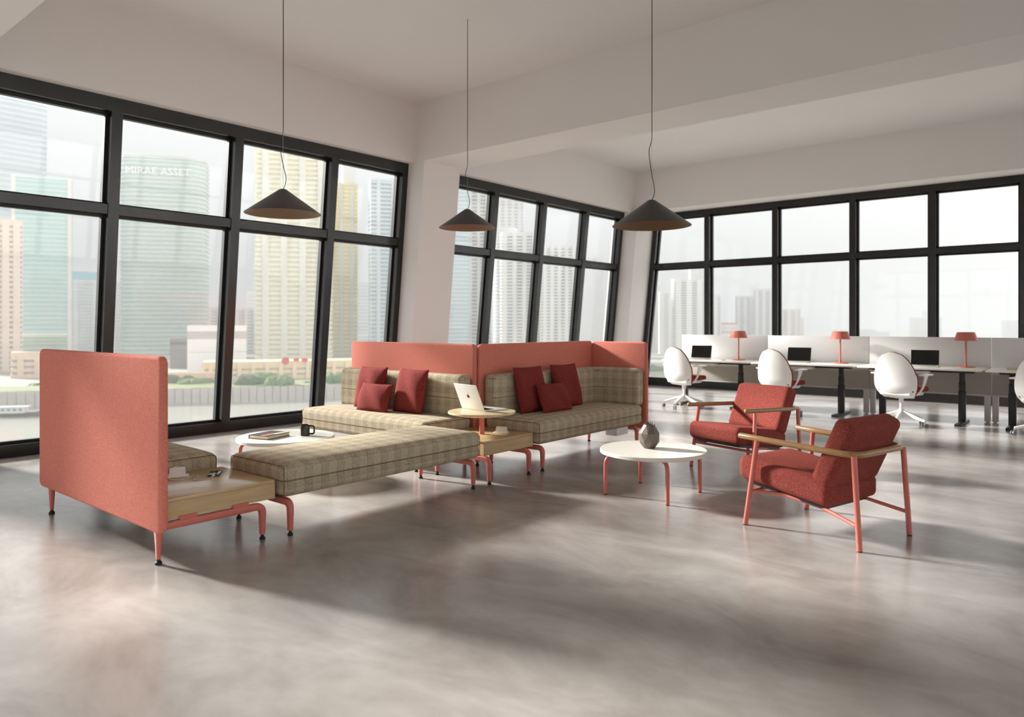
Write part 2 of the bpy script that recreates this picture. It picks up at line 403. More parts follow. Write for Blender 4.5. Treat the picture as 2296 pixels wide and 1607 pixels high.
# ================================================================== MODULAR SEATING
def glide(mb, x, y, r=.017):
    mb.lathe([(r * .55, .034), (r * .6, .02), (r, .014), (r, 0)], (x, y, 0), 12)
def leg_frame(parent, off, axis, c, a, b, zt=.232, th=.045, dp=.038, legs=(1, 1), name='leg_frame'):
    """bent bar: horizontal arm with a tapering leg at each end. axis 'x' or 'y'; c = fixed coordinate; a, b = leg positions"""
    zc = zt - th / 2; pts = [(a, .034), (a, zc), (b, zc), (b, .034)]
    if not legs[0]: pts = pts[1:]
    if not legs[1]: pts = pts[:-1]
    P3 = [((u, c, z) if axis == 'x' else (c, u, z)) for u, z in pts]
    P3 = fillet(P3, .05, 7)
    full = []
    for i, p in enumerate(P3):
        full.append(p)
    def sec(i):
        k = min(1, max(0, (P3[i].z - .034) / (zc - .034)))
        s_ = .68 + .32 * k
        return rrect(dp * (.85 + .15 * k), th * s_, .011, 3)
    mb = MB(); mb.tube(P3, .02, sec=sec, up=(0, 1, 0) if axis == 'x' else (1, 0, 0))
    o = mb.build(name, 'coral', parent, off)
    for u, on in ((a, legs[0]), (b, legs[1])):
        if on:
            g = MB(); glide(g, *((u, c) if axis == 'x' else (c, u))); g.build('foot_glide', 'rubber', o, off)
    return o
def seat_cushion(parent, off, x0, x1, y0, y1, z0=.242, z1=.452, ends='y'):
    zs = z0 + .105
    def warp(p):
        q = p.copy(); s_ = .007 * math.exp(-((p.z - zs) / .012) ** 2)
        cx, cy = (x0 + x1) / 2, (y0 + y1) / 2
        if abs(abs(p.x - cx) - (x1 - x0) / 2) < .03: q.x -= s_ * (1 if p.x > cx else -1)
        if abs(abs(p.y - cy) - (y1 - y0) / 2) < .03: q.y -= s_ * (1 if p.y > cy else -1)
        return q
    mb = MB(); rbox(mb, x0, x1, y0, y1, z0, z1, .05, 14, .02, warp, 5)
    c = mb.build('seat_cushion', 'plaid', parent, off, uv=True)
    i_ = .0055; sm = MB()
    L = fillet([(x0 + i_, y0 + i_, zs), (x1 - i_, y0 + i_, zs), (x1 - i_, y1 - i_, zs), (x0 + i_, y1 - i_, zs)], .042, 6, True)
    sm.tube(L, .0028, 6, True)
    e = .013
    for s_ in (0, 1):
        if ends == 'y':
            q = (y0 + e) if s_ == 0 else (y1 - e)
            L = fillet([(x0 + e, q, z0 + e), (x1 - e, q, z0 + e), (x1 - e, q, z1 - e), (x0 + e, q, z1 - e)], .03, 5, True)
        else:
            q = (x0 + e) if s_ == 0 else (x1 - e)
            L = fillet([(q, y0 + e, z0 + e), (q, y1 - e, z0 + e), (q, y1 - e, z1 - e), (q, y0 + e, z1 - e)], .03, 5, True)
        sm.tube(L, .0026, 6, True)
    sm.build('seam', 'seam', c, off)
    return c
def felt_panel(parent, off, axis, c0, c1, a, b, z0, z1, name='screen_panel'):
    """upholstered panel: rounded corners, soft edge. axis = running direction"""
    th = c1 - c0; loops = []
    L, H = b - a, z1 - z0
    for k, (d, ins) in enumerate(((c0, .012), (c0 + .004, .004), (c0 + .012, 0), (c1 - .012, 0), (c1 - .004, .004), (c1, .012))):
        S = rrect(L - 2 * ins, H - 2 * ins, .05 - ins, 8)
        lp = []
        for u, z in S:
            U_, Z_ = (a + b) / 2 + u, (z0 + z1) / 2 + z
            lp.append((U_, d, Z_) if axis == 'x' else (d, U_, Z_))
        loops.append(lp)
    mb = MB(); mb.ring(loops); return mb.build(name, 'felt', parent, off, ang=60) if parent else mb

# --- tall freestanding felt screen at the left end
o_ = (-4.96, 1.805, 0)
scr = thing('privacy_screen', 'tall coral felt privacy screen on two thin legs at the near left end', 'screen', o_)
felt_panel(scr, o_, 'x', 1.782, 1.828, -5.92, -4.0, .178, 1.155)
for x in (-5.735, -4.075):
    def sec(i, q=[.62, .8, 1, 1]): return rrect(.036 * q[i], .046 * q[i], .012, 3)
    m_ = MB(); m_.tube([(x, 1.805, .03), (x, 1.805, .1), (x, 1.805, .175), (x, 1.805, .25)], .02, sec=sec, up=(0, 1, 0))
    lg = m_.build('leg', 'coral', scr, o_)
    g = MB(); glide(g, x, 1.805, .019); g.build('foot_glide', 'rubber', lg, o_)

def side_block(label, x0, x1, y0, y1, zt, zb, frames):
    o_ = ((x0 + x1) / 2, (y0 + y1) / 2, 0)
    t_ = thing('connector_table', label, 'table', o_)
    MB().bbox(x0, x1, y0, y1, zt - .022, zt, .002).build('table_top', 'oak', t_, o_)
    fb = MB()
    for a in ((x0, x1, y0, y0 + .02), (x0, x1, y1 - .02, y1), (x0, x0 + .02, y0 + .02, y1 - .02), (x1 - .02, x1, y0 + .02, y1 - .02)):
        MB().box(*a, zb, zt - .0225).build('side_panel', 'oak', t_, o_)
    MB().box(x0 + .02, x1 - .02, y0 + .02, y1 - .02, zb + .01, zb + .022).build('bottom_panel', 'oak', t_, o_)
    for fr_a in frames: leg_frame(t_, o_, *fr_a)
    for fr_a in frames:
        ax_, c, a, b = fr_a[:4]
        for u in (a + (b - a) * .22, a + (b - a) * .75):
            p = (u, c) if ax_ == 'x' else (c, u)
            hx, hy = (.016, .05) if ax_ == 'y' else (.05, .016)
            MB().box(p[0] - hx, p[0] + hx, p[1] - hy, p[1] + hy, .22, zb + .012).build('mounting_spacer', 'coral', t_, o_)
    return t_
side_block('low oak connector table holding a charging phone beside the tall coral screen', -4.71, -4.052, 1.832, 2.512, .357, .24,
           [('y', -4.06, 1.826, 2.43, .232, .045, .038, (0, 1)), ('y', -4.66, 1.835, 2.43, .232, .045, .038, (0, 0))])
side_block('low oak corner connector table with a round laptop tablet on a post', -4.705, -4.052, 4.455, 5.115, .353, .232,
           [('x', 4.468, -4.62, -4.0), ('x', 4.992, -4.62, -4.0)])

def bench(label, x0, x1, y0, y1, frames, ends='y'):
    o_ = ((x0 + x1) / 2, (y0 + y1) / 2, 0)
    t_ = thing('upholstered_bench', label, 'bench', o_)
    seat_cushion(t_, o_, x0, x1, y0, y1, ends=ends)
    MB().box(x0 + .14, x1 - .14, y0 + .14, y1 - .14, .237, .25).build('base_board', 'black_metal', t_, o_)
    for a in frames: leg_frame(t_, o_, *a)
    return t_
bench('long backless tan plaid bench with coral legs in the foreground', -4.655, -3.985, 2.53, 4.36, [('x', 2.588, -4.62, -4.0), ('x', 4.272, -4.62, -4.0)])
bench('short tan plaid bench mostly hidden behind the tall coral screen', -5.9, -4.722, 1.845, 2.5, [('y', -5.735, 1.835, 2.43, .232, .045, .038, (0, 1)), ('y', -4.85, 1.835, 2.43, .232, .045, .038, (0, 0))], 'x')

# --- sofa facing left-front, back screen along X
o_ = (-5.66, 4.75, 0)
s1 = thing('modular_sofa', 'tan plaid sofa with a low coral felt back screen beside the windows', 'sofa', o_)
seat_cushion(s1, o_, -6.6, -4.722, 4.395, 5.03, ends='x')
def lean(p): q = p.copy(); q.y += .03 * (p.z - .5); return q
mb = MB(); rbox(mb, -6.585, -4.735, 4.88, 5.035, .44, .85, .045, 12, .0, lean, 5); bc = mb.build('back_cushion', 'plaid', s1, o_, uv=True)
sm = MB()
for z, dy in ((.63, 0), (.815, .006)):
    sm.tube(fillet([(-6.585 + .004, 5.0, z), (-6.585 + .004, 4.88 + .03 * (z - .5) + dy, z), (-4.735 - .004, 4.88 + .03 * (z - .5) + dy, z), (-4.735 - .004, 5.0, z)], .045, 5), .003, 6)
sm.build('seam', 'seam', bc, o_)
felt_panel(s1, o_, 'x', 5.05, 5.096, -6.6, -4.715, .178, 1.142, 'back_screen')
MB().box(-6.46, -4.86, 4.54, 5.0, .237, .25).build('base_board', 'black_metal', s1, o_)
leg_frame(s1, o_, 'y', -4.86, 4.44, 5.07); leg_frame(s1, o_, 'y', -6.45, 4.44, 5.07)

# --- sofa with corner return, back screen along Y
o_ = (-4.33, 6.05, 0)
s2 = thing('modular_sofa', 'tan plaid corner sofa with coral back and side screens behind the round table', 'sofa', o_)
seat_cushion(s2, o_, -4.66, -3.985, 5.13, 6.975)
felt_panel(s2, o_, 'y', -4.738, -4.692, 5.102, 7.042, .178, 1.14, 'back_screen')
felt_panel(s2, o_, 'x', 7.03, 7.076, -4.702, -3.975, .178, 1.135, 'side_screen')
path = fillet([(-4.605, 5.14, .645), (-4.605, 6.95, .645), (-4.0, 6.95, .645)], .16, 10)
path2 = []
for i in range(len(path) - 1):
    n = max(1, int((path[i + 1] - path[i]).length / .08))
    path2 += [path[i].lerp(path[i + 1], k / n) for k in range(n)]
path2.append(path[-1])
tot = [0]
for i in range(1, len(path2)): tot.append(tot[-1] + (path2[i] - path2[i - 1]).length)
ext = []; exs = []
r_ = .045
for p, d in zip(path2, tot): ext.append((p, d))
dense = []
for k in range(6): dense.append(r_ * (1 - math.cos(math.pi / 2 * k / 5)))
allp = []; sc_ = []
def at_len(d):
    for i in range(1, len(tot)):
        if tot[i] >= d - 1e-9:
            u = (d - tot[i - 1]) / max(1e-9, tot[i] - tot[i - 1]); return path2[i - 1].lerp(path2[i], u)
    return path2[-1]
T = tot[-1]
ds = [r_ * (1 - math.cos(math.pi / 2 * k / 5)) for k in range(6)] + [d for d in tot if r_ * 1.3 < d < T - r_ * 1.3] + [T - r_ * (1 - math.cos(math.pi / 2 * k / 5)) for k in range(5, -1, -1)]
def ins(d):
    e_ = min(d, T - d)
    return 0 if e_ >= r_ else r_ - math.sqrt(max(0, r_ * r_ - (r_ - e_) ** 2))
pp = [at_len(d) for d in ds]; ii = [ins(d) * .98 for d in ds]
mb = MB(); mb.tube(pp, .05, sec=lambda i: rrect(.41 - 2 * ii[i], .15 - 2 * ii[i], max(.004, .045 - ii[i]), 5), up=(0, 0, 1))
bc = mb.build('back_cushion', 'plaid', s2, o_, uv=True, ang=50)
sm = MB()
for z, q in ((.63, .001), (.815, .006)):
    w = .075 - q
    sm.tube(fillet([(-4.62, 5.143, z), (-4.605 + w, 5.143, z), (-4.605 + w, 6.95 - w, z), (-4.004, 6.95 - w, z), (-4.004, 6.96, z)], [0, .045, .1, .045, 0], 8), .003, 6)
sm.build('seam', 'seam', bc, o_)
MB().box(-4.55, -4.13, 5.27, 6.85, .237, .25).build('base_board', 'black_metal', s2, o_)
leg_frame(s2, o_, 'x', 5.19, -4.62, -4.0); leg_frame(s2, o_, 'x', 6.86, -4.62, -4.0)
MB().bbox(-4.2, -4.06, 6.55, 6.78, .15, .232, .006).build('power_box', 'white_pl', s2, o_)

# --- pillows
def pillow(label, w, h, th, loc, rz, tilt, group):
    n = 18; vs, fs = [], []
    for sgn in (-1, 1):
        for i in range(n + 1):
            for j in range(n + 1):
                u, v = -1 + 2 * i / n, -1 + 2 * j / n
                px = u * w / 2 * (1 - .035 * (1 - v * v) * abs(u) ** 3); pz = v * h / 2 * (1 - .035 * (1 - u * u) * abs(v) ** 3)
                b = max(0, (1 - u * u) * (1 - v * v)) ** .42
                wr = 1 + .1 * math.sin(5 * u + 3 * v + w * 40)
                vs.append((px, sgn * (th / 2 * b * wr + .002), pz + h / 2))
    N = (n + 1) ** 2
    for s_ in (0, 1):
        for i in range(n):
            for j in range(n):
                a = s_ * N + i * (n + 1) + j; q = (a, a + n + 1, a + n + 2, a + 1); fs.append(q if s_ == 0 else tuple(reversed(q)))
    bd = [(i, 0) for i in range(n)] + [(n, j) for j in range(n)] + [(i, n) for i in range(n, 0, -1)] + [(0, j) for j in range(n, 0, -1)]
    for k in range(len(bd)):
        a = bd[k][0] * (n + 1) + bd[k][1]; c = bd[(k + 1) % len(bd)]; c = c[0] * (n + 1) + c[1]; fs.append((c, a, a + N, c + N))
    mb = MB(); mb.add(vs, fs, True); mb.xform(Matrix.Rotation(tilt, 4, 'X'))
    o = mb.build('throw_pillow', 'pillow', loc=loc, rz=rz, ang=80); return tag(o, label, 'pillow', group)
g_ = 'dark red throw pillows on the sofas'
pillow('square dark red pillow, left one upright on the sofa by the windows', .43, .44, .14, (-5.93, 4.735, .462), 0, R(-13), g_)
pillow('square dark red pillow, right one upright on the sofa by the windows', .43, .44, .14, (-5.32, 4.735, .462), R(-2), R(-13), g_)
pillow('small rectangular dark red lumbar pillow on the sofa by the windows', .45, .29, .13, (-5.68, 4.585, .462), R(2), R(-19), g_)
pillow('square dark red pillow, nearer one upright on the corner sofa', .44, .46, .14, (-4.405, 5.6, .462), R(90), R(-13), g_)
pillow('square dark red pillow, farther one upright on the corner sofa', .44, .46, .14, (-4.405, 6.2, .462), R(90), R(-13), g_)
pillow('small rectangular dark red lumbar pillow on the corner sofa', .45, .3, .13, (-4.245, 5.77, .462), R(88), R(-21), g_)

# --- round tablet on a post, standing on the corner table
cx, cy = -4.345, 4.755; o_ = (cx, cy, .353)
tb = thing('tablet_table', 'round pale oak tablet on a coral post above the corner table', 'table', o_)
mb = MB(); mb.lathe([(.2, .168), (.285, .182), (.302, .19), (.302, .203), (.299, .206)], o_, 48); mb.build('table_top', 'oakx', tb, o_)
def sec(i): return rrect(.045, .03, .013, 4)
mb = MB(); mb.tube([(cx, cy, .353), (cx, cy, .45), (cx, cy, .53)], .02, sec=sec, up=(.6, .8, 0)); mb.build('post', 'coral', tb, o_)

# --- laptops
def apple_logo():
    mb = MB(); n = 40; pts = []
    for i in range(n):
        a = 2 * math.pi * i / n; x, y = math.cos(a), math.sin(a)
        r = 1 + .1 * math.cos(2 * a) - .16 * math.exp(-((a - math.pi / 2) / .38) ** 2) - .1 * math.exp(-((a - 1.5 * math.pi) / .3) ** 2)
        px, py = r * x * .92, r * y * .95
        d = math.hypot(px - 1.18, py - .15)
        if d < .48: px, py = 1.18 + (px - 1.18) / d * .48, .15 + (py - .15) / d * .48
        pts.append((px, py))
    mb.prism(pts, 0, .06)
    lf = [(.02 + .5 * k, .98 + .0) for k in (0,)]; L = []
    for k in range(9): L.append((.02 + .42 * (k / 8) + .12 * math.sin(math.pi * k / 8), .98 + .58 * (k / 8) - .12 * math.sin(math.pi * k / 8)))
    for k in range(7, 0, -1): L.append((.02 + .42 * (k / 8) - .12 * math.sin(math.pi * k / 8), .98 + .58 * (k / 8) + .12 * math.sin(math.pi * k / 8)))
    mb.prism(L, 0, .06); return mb
def laptop(name, label, loc, rz, w=.345, d=.235, lid=.235, ang=108, group=None, mark=True, dark=False):
    """local: hinge at y=0, keyboard towards -y, lid rises at y=0"""
    t_ = thing(name, label, 'laptop', loc, rz, group)
    body = 'alu'
    mb = MB(); mb.bbox(-w / 2, w / 2, -d, 0, .001, .013, .004); mb.build('base', body, t_)
    MB().box(-w * .4, w * .4, -d * .52, -.02, .0131, .0142).build('keyboard', 'screen', t_)
    MB().box(-.055, .055, -d * .93, -d * .58, .0131, .0136).build('trackpad', 'alu', t_)
    lean_ = R(ang - 90)
    mt = Matrix.Translation((0, 0, .012)) @ Matrix.Rotation(-lean_, 4, 'X')
    mb = MB(); mb.bbox(-w / 2, w / 2, 0, .007, 0, lid, .003); mb.xform(mt); ld = mb.build('lid', body, t_)
    mb = MB(); mb.box(-w / 2 + .003, w / 2 - .003, -.0012, .0005, .006, lid - .003); mb.xform(mt); mb.build('display', 'screen', ld)
    if mark:
        mb = apple_logo(); mb.xform(Matrix.Scale(.019, 4)); mb.xform(Matrix.Translation((0, .0068, lid * .52)) @ Matrix.Rotation(R(90), 4, 'X') @ Matrix.Rotation(R(180), 4, 'Y')); mb.xform(mt)
        mb.build('logo', 'screen', ld)
    return t_
laptop('laptop', 'open silver laptop with its lid back towards us on the round tablet', (-4.45, 4.755, .5585), R(168), .355, .25, .245, 112, group='laptops')

# --- power modules, phone, cable
def power_module(label, loc, rz, g='power modules on the oak tables'):
    t_ = thing('power_module', label, 'power outlet', loc, rz, g)
    MB().bbox(-.068, .068, -.045, .045, 0, .006, .002).build('base_plate', 'white_pl', t_)
    mb = MB(); mb.add([(-.05, -.04, .006), (.05, -.04, .006), (.05, .04, .006), (-.05, .04, .006), (-.045, -.008, .055), (.045, -.008, .055), (.045, .012, .055), (-.045, .012, .055)],
                      [(3, 2, 1, 0), (4, 5, 6, 7), (0, 1, 5, 4), (1, 2, 6, 5), (2, 3, 7, 6), (3, 0, 4, 7)]); mb.build('housing', 'white_pl', t_)
    for x in (-.022, .022):
        mb = MB(); mb.cyl((x, -.0235, .0305), (x, -.0255, .0318), .013, .013, 16); mb.build('socket', 'socket', t_)
    return t_
power_module('white wedge power outlet on the oak corner table', (-4.27, 4.935, .353), R(205))
power_module('power outlet with the white cable beside the tall coral screen', (-4.62, 2.165, .357), R(247))
ph = thing('smartphone', 'black smartphone lying on the near oak table, plugged into a cable', 'phone', (-4.505, 2.355, .357), R(56))
MB().bbox(-.036, .036, -.073, .073, 0, .008, .0035, 3).build('phone_case', 'case', ph)
MB().bbox(-.033, .033, -.07, .07, .0075, .0092, .0006).build('display', 'screen', ph)
pts = [(-4.445, 2.314, .362), (-4.42, 2.295, .360), (-4.385, 2.25, .3595), (-4.388, 2.19, .3595), (-4.427, 2.177, .3595), (-4.474, 2.211, .3595), (-4.51, 2.25, .3595), (-4.54, 2.245, .3595), (-4.514, 2.199, .3595), (-4.484, 2.14, .3595), (-4.492, 2.1, .3595), (-4.535, 2.081, .3595), (-4.57, 2.085, .37), (-4.59, 2.1, .39), (-4.6, 2.13, .418), (-4.61, 2.155, .422), (-4.617, 2.17, .413)]
def smooth_path(pts, n=6):
    P = [Vector(p) for p in pts]; out = []
    for i in range(len(P) - 1):
        a, b, c, d = P[max(0, i - 1)], P[i], P[i + 1], P[min(len(P) - 1, i + 2)]
        for k in range(n):
            u = k / n; out.append(.5 * ((2 * b) + (c - a) * u + (2 * a - 5 * b + 4 * c - d) * u * u + (3 * b - a - 3 * c + d) * u ** 3))
    out.append(P[-1]); return out
mb = MB(); mb.tube(smooth_path(pts), .0024, 6)
cb = mb.build('charging_cable', 'cable', off=(-4.4, 2.05, .357), loc=(-4.4, 2.05, .357)); tag(cb, 'thin white charging cable looping across the near oak table', 'cable')
mb = MB(); mb.bbox(-4.452, -4.438, 2.306, 2.322, .3585, .366, .002); mb.build('plug', 'white_pl', cb, (-4.4, 2.05, .357))

# ================================================================== COFFEE TABLES
def coffee_table(label, loc, rz):
    t_ = thing('coffee_table', label, 'table', loc, rz, 'round white coffee tables')
    mb = MB(); mb.lathe([(.4, .318), (.414, .324), (.414, .348), (.41, .352)], (0, 0, 0), 64); mb.build('table_top', 'white_lam', t_)
    for sx_, sy_ in ((1, 1), (1, -1), (-1, 1), (-1, -1)):
        p = fillet([(sx_ * .12, sy_ * .12, .303), (sx_ * .268, sy_ * .268, .303), (sx_ * .268, sy_ * .268, .006)], .075, 8)
        mb = MB(); mb.tube(p, .0155, 14); lg = mb.build('leg', 'coral', t_)
        mb = MB(); mb.cyl((sx_ * .268, sy_ * .268, 0), (sx_ * .268, sy_ * .268, .007), .0145); mb.build('foot_pad', 'rubber', lg)
    MB().box(-.14, .14, -.14, .14, .312, .319).build('mounting_plate', 'black_metal', t_)
    return t_
ct = coffee_table('round white coffee table with the faceted vase, near the armchairs', (-2.81, 5.07, 0), 0)
again(ct, (-5.6, 3.58, 0), R(8), 'round white coffee table with a book and mug, behind the long bench')
# vase
mb = MB(); n = 9
rings = [(.044, 0, 0), (.08, .05, .5), (.083, .118, 0), (.044, .185, .5)]
vs = []
for r, z, ph_ in rings:
    for j in range(n):
        a = 2 * math.pi * (j + ph_) / n; vs.append((r * math.cos(a), r * math.sin(a), z))
fs = [tuple(reversed(range(n)))]
for k in range(3):
    a0, b0 = k * n, (k + 1) * n
    for j in range(n):
        j1 = (j + 1) % n
        if rings[k][2] == 0: fs += [(a0 + j, a0 + j1, b0 + j), (a0 + j1, b0 + j1, b0 + j)]
        else: fs += [(a0 + j, a0 + j1, b0 + j1), (a0 + j, b0 + j1, b0 + j)]
o = len(vs)
for j in range(n):                                   # pointed rim
    a = 2 * math.pi * (j) / n; vs.append((.045 * math.cos(a), .045 * math.sin(a), .2))
b0 = 3 * n
for j in range(n): fs.append((b0 + (j - 1) % n, b0 + j, o + j))
i0 = len(vs)
for r, z in ((.038, .183), (.07, .1), (.034, .012)):  # inside
    for j in range(n):
        a = 2 * math.pi * (j + .5) / n; vs.append((r * math.cos(a), r * math.sin(a), z))
for j in range(n):
    j1 = (j + 1) % n; fs.append((b0 + j1, b0 + j, i0 + j, i0 + j1))
    for k in (0, 1): fs.append((i0 + k * n + j1, i0 + k * n + j, i0 + (k + 1) * n + j, i0 + (k + 1) * n + j1))
    fs.append((o + j, i0 + (j) % n, i0 + (j - 1) % n))
fs.append(tuple(i0 + 2 * n + j for j in range(n)))
mb.add(vs, fs); tag(mb.build('faceted_vase', 'ceramic', loc=(-2.85, 5.08, .352), rz=.2), 'taupe faceted ceramic vase with a jagged rim on the coffee table', 'vase')
# mug
mg = thing('coffee_mug', 'dark brown coffee mug on the table behind the bench', 'mug', (-5.49, 3.70, .352), R(38))
mb = MB(); mb.lathe([(.036, 0), (.04, .004), (.0405, .05), (.041, .093), (.0395, .096), (.037, .093), (.0365, .02), (.03, .012)], (0, 0, 0), 32); mb.build('cup', 'mug', mg)
p = fillet([(.038, 0, .085), (.082, 0, .085), (.082, 0, .015), (.038, 0, .015)], .025, 6); mb = MB(); mb.tube(p, .0075, 10); mb.build('handle', 'mug', mg)
# book
bk = thing('hardcover_book', 'black hardcover book with an orange cover picture on the white table', 'book', (-5.65, 3.45, .352), R(16))
MB().bbox(-.1, .1, -.135, .135, .003, .029, .002).build('page_block', 'paper', bk)
cv = MB().box(-.104, .104, -.138, .138, 0, .003).box(-.104, .104, -.138, .138, .029, .032).box(-.1045, -.1015, -.138, .138, .003, .029).build('cover', 'cover', bk)
MB().prism([(.02, -.137), (.055, -.137), (.066, .02), (.04, .04), (.018, -.03)], .0318, .0324).build('cover_picture', 'orange', cv)
MB().prism([(.05, -.02), (.085, -.01), (.095, .137), (.06, .137), (.04, .05)], .0318, .0325).build('cover_picture', 'cream', cv)

# ================================================================== ARMCHAIRS  (local +x = facing direction, +y = left)
def armchair(label, loc, rz):
    t_ = thing('lounge_armchair', label, 'armchair', loc, rz, 'red lounge armchairs')
    # seat: slab tilted backwards
    def wseat(p):
        q = p.copy(); q.z += (p.x - .15) * .125 ; return q
    mb = MB(); rbox(mb, -.18, .485, -.295, .295, .245, .4, .05, 10, .012, wseat, 5); mb.build('seat_cushion', 'boucle', t_, uv=True)
    mb = MB(); mb.box(-.13, .43, -.25, .25, .225, .25)
    mb.v = [wseat(p) for p in mb.v]; mb.build('seat_base', 'black_metal', t_)
    mt = Matrix.Translation((-.125, 0, .385)) @ Matrix.Rotation(R(-24), 4, 'Y')
    mb = MB(); rbox(mb, -.068, .068, -.295, .295, -.045, .395, .045, 10, 0, None, 5); mb.xform(mt); mb.build('back_cushion', 'boucle', t_, uv=True)
    # wooden rail
    p = [(.435, .325, .583), (.1, .312, .571), (-.35, .292, .557), (-.35, -.292, .557), (.1, -.312, .571), (.435, -.325, .583)]
    P = fillet(p, [0, .1, .1, .1, .1, 0], 8)
    tip = lambda a, b: [a + (a - b).normalized() * d for d in (.012, .008, 0)]
    a, b = P[0], P[1]; e0 = tip(a, b); a, b = P[-1], P[-2]; e1 = list(reversed(tip(a, b)))
    pts = e0 + P[1:-1] + e1; rad = [.008, .0155, .0195] + [.0195] * (len(P) - 2) + [.0195, .0155, .008]
    mb = MB(); mb.tube(pts, rad, 16); mb.build('arm_rail', 'ash', t_)
    for s_ in (1, -1):
        for nm, foot, top in (('front', (.375, .35), (.305, .319, .572)), ('rear', (-.375, .292), (-.338, .288, .553))):
            f_ = Vector((foot[0], s_ * foot[1], .006)); t2 = Vector((top[0], s_ * top[1], top[2]))
            mb = MB(); mb.cyl(f_, t2, .0165, .0165, 16); lg = mb.build('leg', 'coral', t_)
            mb = MB(); mb.cyl((f_.x, f_.y, 0), (f_.x, f_.y, .007), .0145); mb.build('foot_pad', 'rubber', lg)
        p = fillet([(.347, s_ * .335, .226), (.2, s_ * .25, .232), (-.1, s_ * .23, .198), (-.352, s_ * .29, .148)], .1, 6)
        mb = MB(); mb.tube(p, .0115, 12); mb.build('side_stretcher', 'coral', t_)
    mb = MB(); mb.cyl((.347, .335, .226), (.347, -.335, .226), .0115); mb.build('front_stretcher', 'coral', t_)
    return t_
ac = armchair('red lounge armchair seen from behind at right foreground', (-1.449, 4.915, 0), math.atan2(.254, -.967))
again(ac, (-2.64, 6.55, 0), math.atan2(-.96, -.284), 'red lounge armchair facing us beside the round white table')

# ================================================================== PENDANT LAMPS
def pendant(label, x, y, z, ph_):
    t_ = thing('pendant_lamp', label, 'lamp', (x, y, z), 0, 'black cone pendant lamps')
    mb = MB(); mb.lathe([(.3, 0), (.3, .003), (.03, .196), (.022, .2), (.001, .2)], (0, 0, 0), 64, False, False); mb.build('shade', 'shade_out', t_, ang=50)
    mb = MB(); mb.lathe([(.3, .0), (.296, .0005), (.028, .19), (.001, .192)], (0, 0, 0), 64, False, False); mb.build('shade_lining', 'shade_in', t_, ang=50)
    mb = MB(); mb.lathe([(.028, .12), (.03, .15), (.03, .19)], (0, 0, 0), 20); mb.build('lamp_holder', 'black_metal', t_)
    H = CZ - z
    mb = MB(); mb.cyl((0, 0, .19), (0, 0, H), .0012, .0012, 6); mb.build('suspension_wire', 'steel', t_)
    k = .018
    pts = [(0, 0, .195), (k * 1.1, 0, .24), (k * 1.3, .004, .3), (k * .3, 0, .38), (-k * .9, -.003, .5), (-k * 1.1, 0, .58), (-k * .2, .002, .64), (k * .15, 0, .7), (0.003, 0, .9), (.004, 0, 1.3), (.003, 0, H)]
    ca, sa = math.cos(ph_), math.sin(ph_)
    pts = [(px * ca - py * sa, px * sa + py * ca, pz) for px, py, pz in pts]
    mb = MB(); mb.tube(smooth_path(pts, 8), .0028, 8); mb.build('power_cord', 'rubber', t_)
    return t_
PA = math.atan2(-.6434, .7656)
pendant('black cone pendant lamp hanging before the left windows', -5.19, 3.29, 2.225, .7)
pendant('smallest black cone pendant lamp hanging before the white pilaster', -5.31, 5.58, 2.355, .9)
pendant('black cone pendant lamp hanging nearest the armchairs', -2.75, 4.94, 2.085, .9)

# ================================================================== DESKS
DX = [-5.135, -3.61, -2.085, -.56]; DY0, DY1 = 10.9, 11.62
def desk(label, x):
    t_ = thing('standing_desk', label, 'desk', (x, 11.26, 0), 0, 'white standing desks along the back windows')
    MB().bbox(-.74, .74, -.36, .36, .722, .747, .003).build('desk_top', 'white_lam', t_)
    MB().box(-.62, .62, -.05, .05, .68, .7).box(-.6, -.52, -.3, .3, .7, .722).box(.44, .52, -.3, .3, .7, .722).box(-.62, .62, -.12, -.08, .7, .722).build('underframe', 'black_metal', t_)
    MB().bbox(-.3, .12, -.2, .02, .66, .7, .01).build('cable_tray', 'white_pl', t_)
    for sx_ in (-.49, .48):
        lg = MB().bbox(sx_ - .042, sx_ + .042, -.03, .03, .028, .44, .004).build('leg', 'black_metal', t_)
        MB().bbox(sx_ - .037, sx_ + .037, -.025, .025, .44, .56, .003).build('leg_stage', 'black_metal', lg)
        MB().bbox(sx_ - .031, sx_ + .031, -.02, .02, .56, .7, .003).build('leg_stage', 'black_metal', lg)
        MB().bbox(sx_ - .04, sx_ + .04, -.35, .35, 0, .03, .004).build('foot_bar', 'black_metal', t_)
    return t_
d0 = desk('white standing desk farthest left along the back windows', DX[0])
for x, lb in zip(DX[1:], ('white standing desk second from the corner column', 'white standing desk third from the corner column', 'white standing desk cut off by the right image edge')):
    again(d0, (x, 11.26, 0), 0, lb)
def divider(label, x, w=1.525):
    t_ = thing('desk_divider', label, 'divider', (x, 11.68, 0), 0, 'desk dividers behind the desks')
    MB().bbox(-w / 2 + .002, w / 2 - .002, -.012, .012, .735, 1.15, .003).build('acrylic_panel', 'acrylic', t_)
    MB().bbox(-w / 2 + .002, w / 2 - .002, -.018, .018, .37, .735, .004).build('felt_panel', 'grey_felt', t_)
    MB().box(-w / 2 + .002, w / 2 - .002, -.02, .02, .352, .372).build('bottom_rail', 'silver_post', t_)
    for sx_ in (-w / 2 + .045, w / 2 - .045):
        ps = MB().bbox(sx_ - .036, sx_ + .036, -.025, .025, .012, .36, .004).build('post', 'silver_post', t_)
        mb = MB(); mb.lathe([(.022, .014), (.026, 0)], (sx_, 0, 0), 12); mb.build('foot_glide', 'chrome', ps)
    return t_
dv = divider('pale divider behind the far-left desk', DX[0])
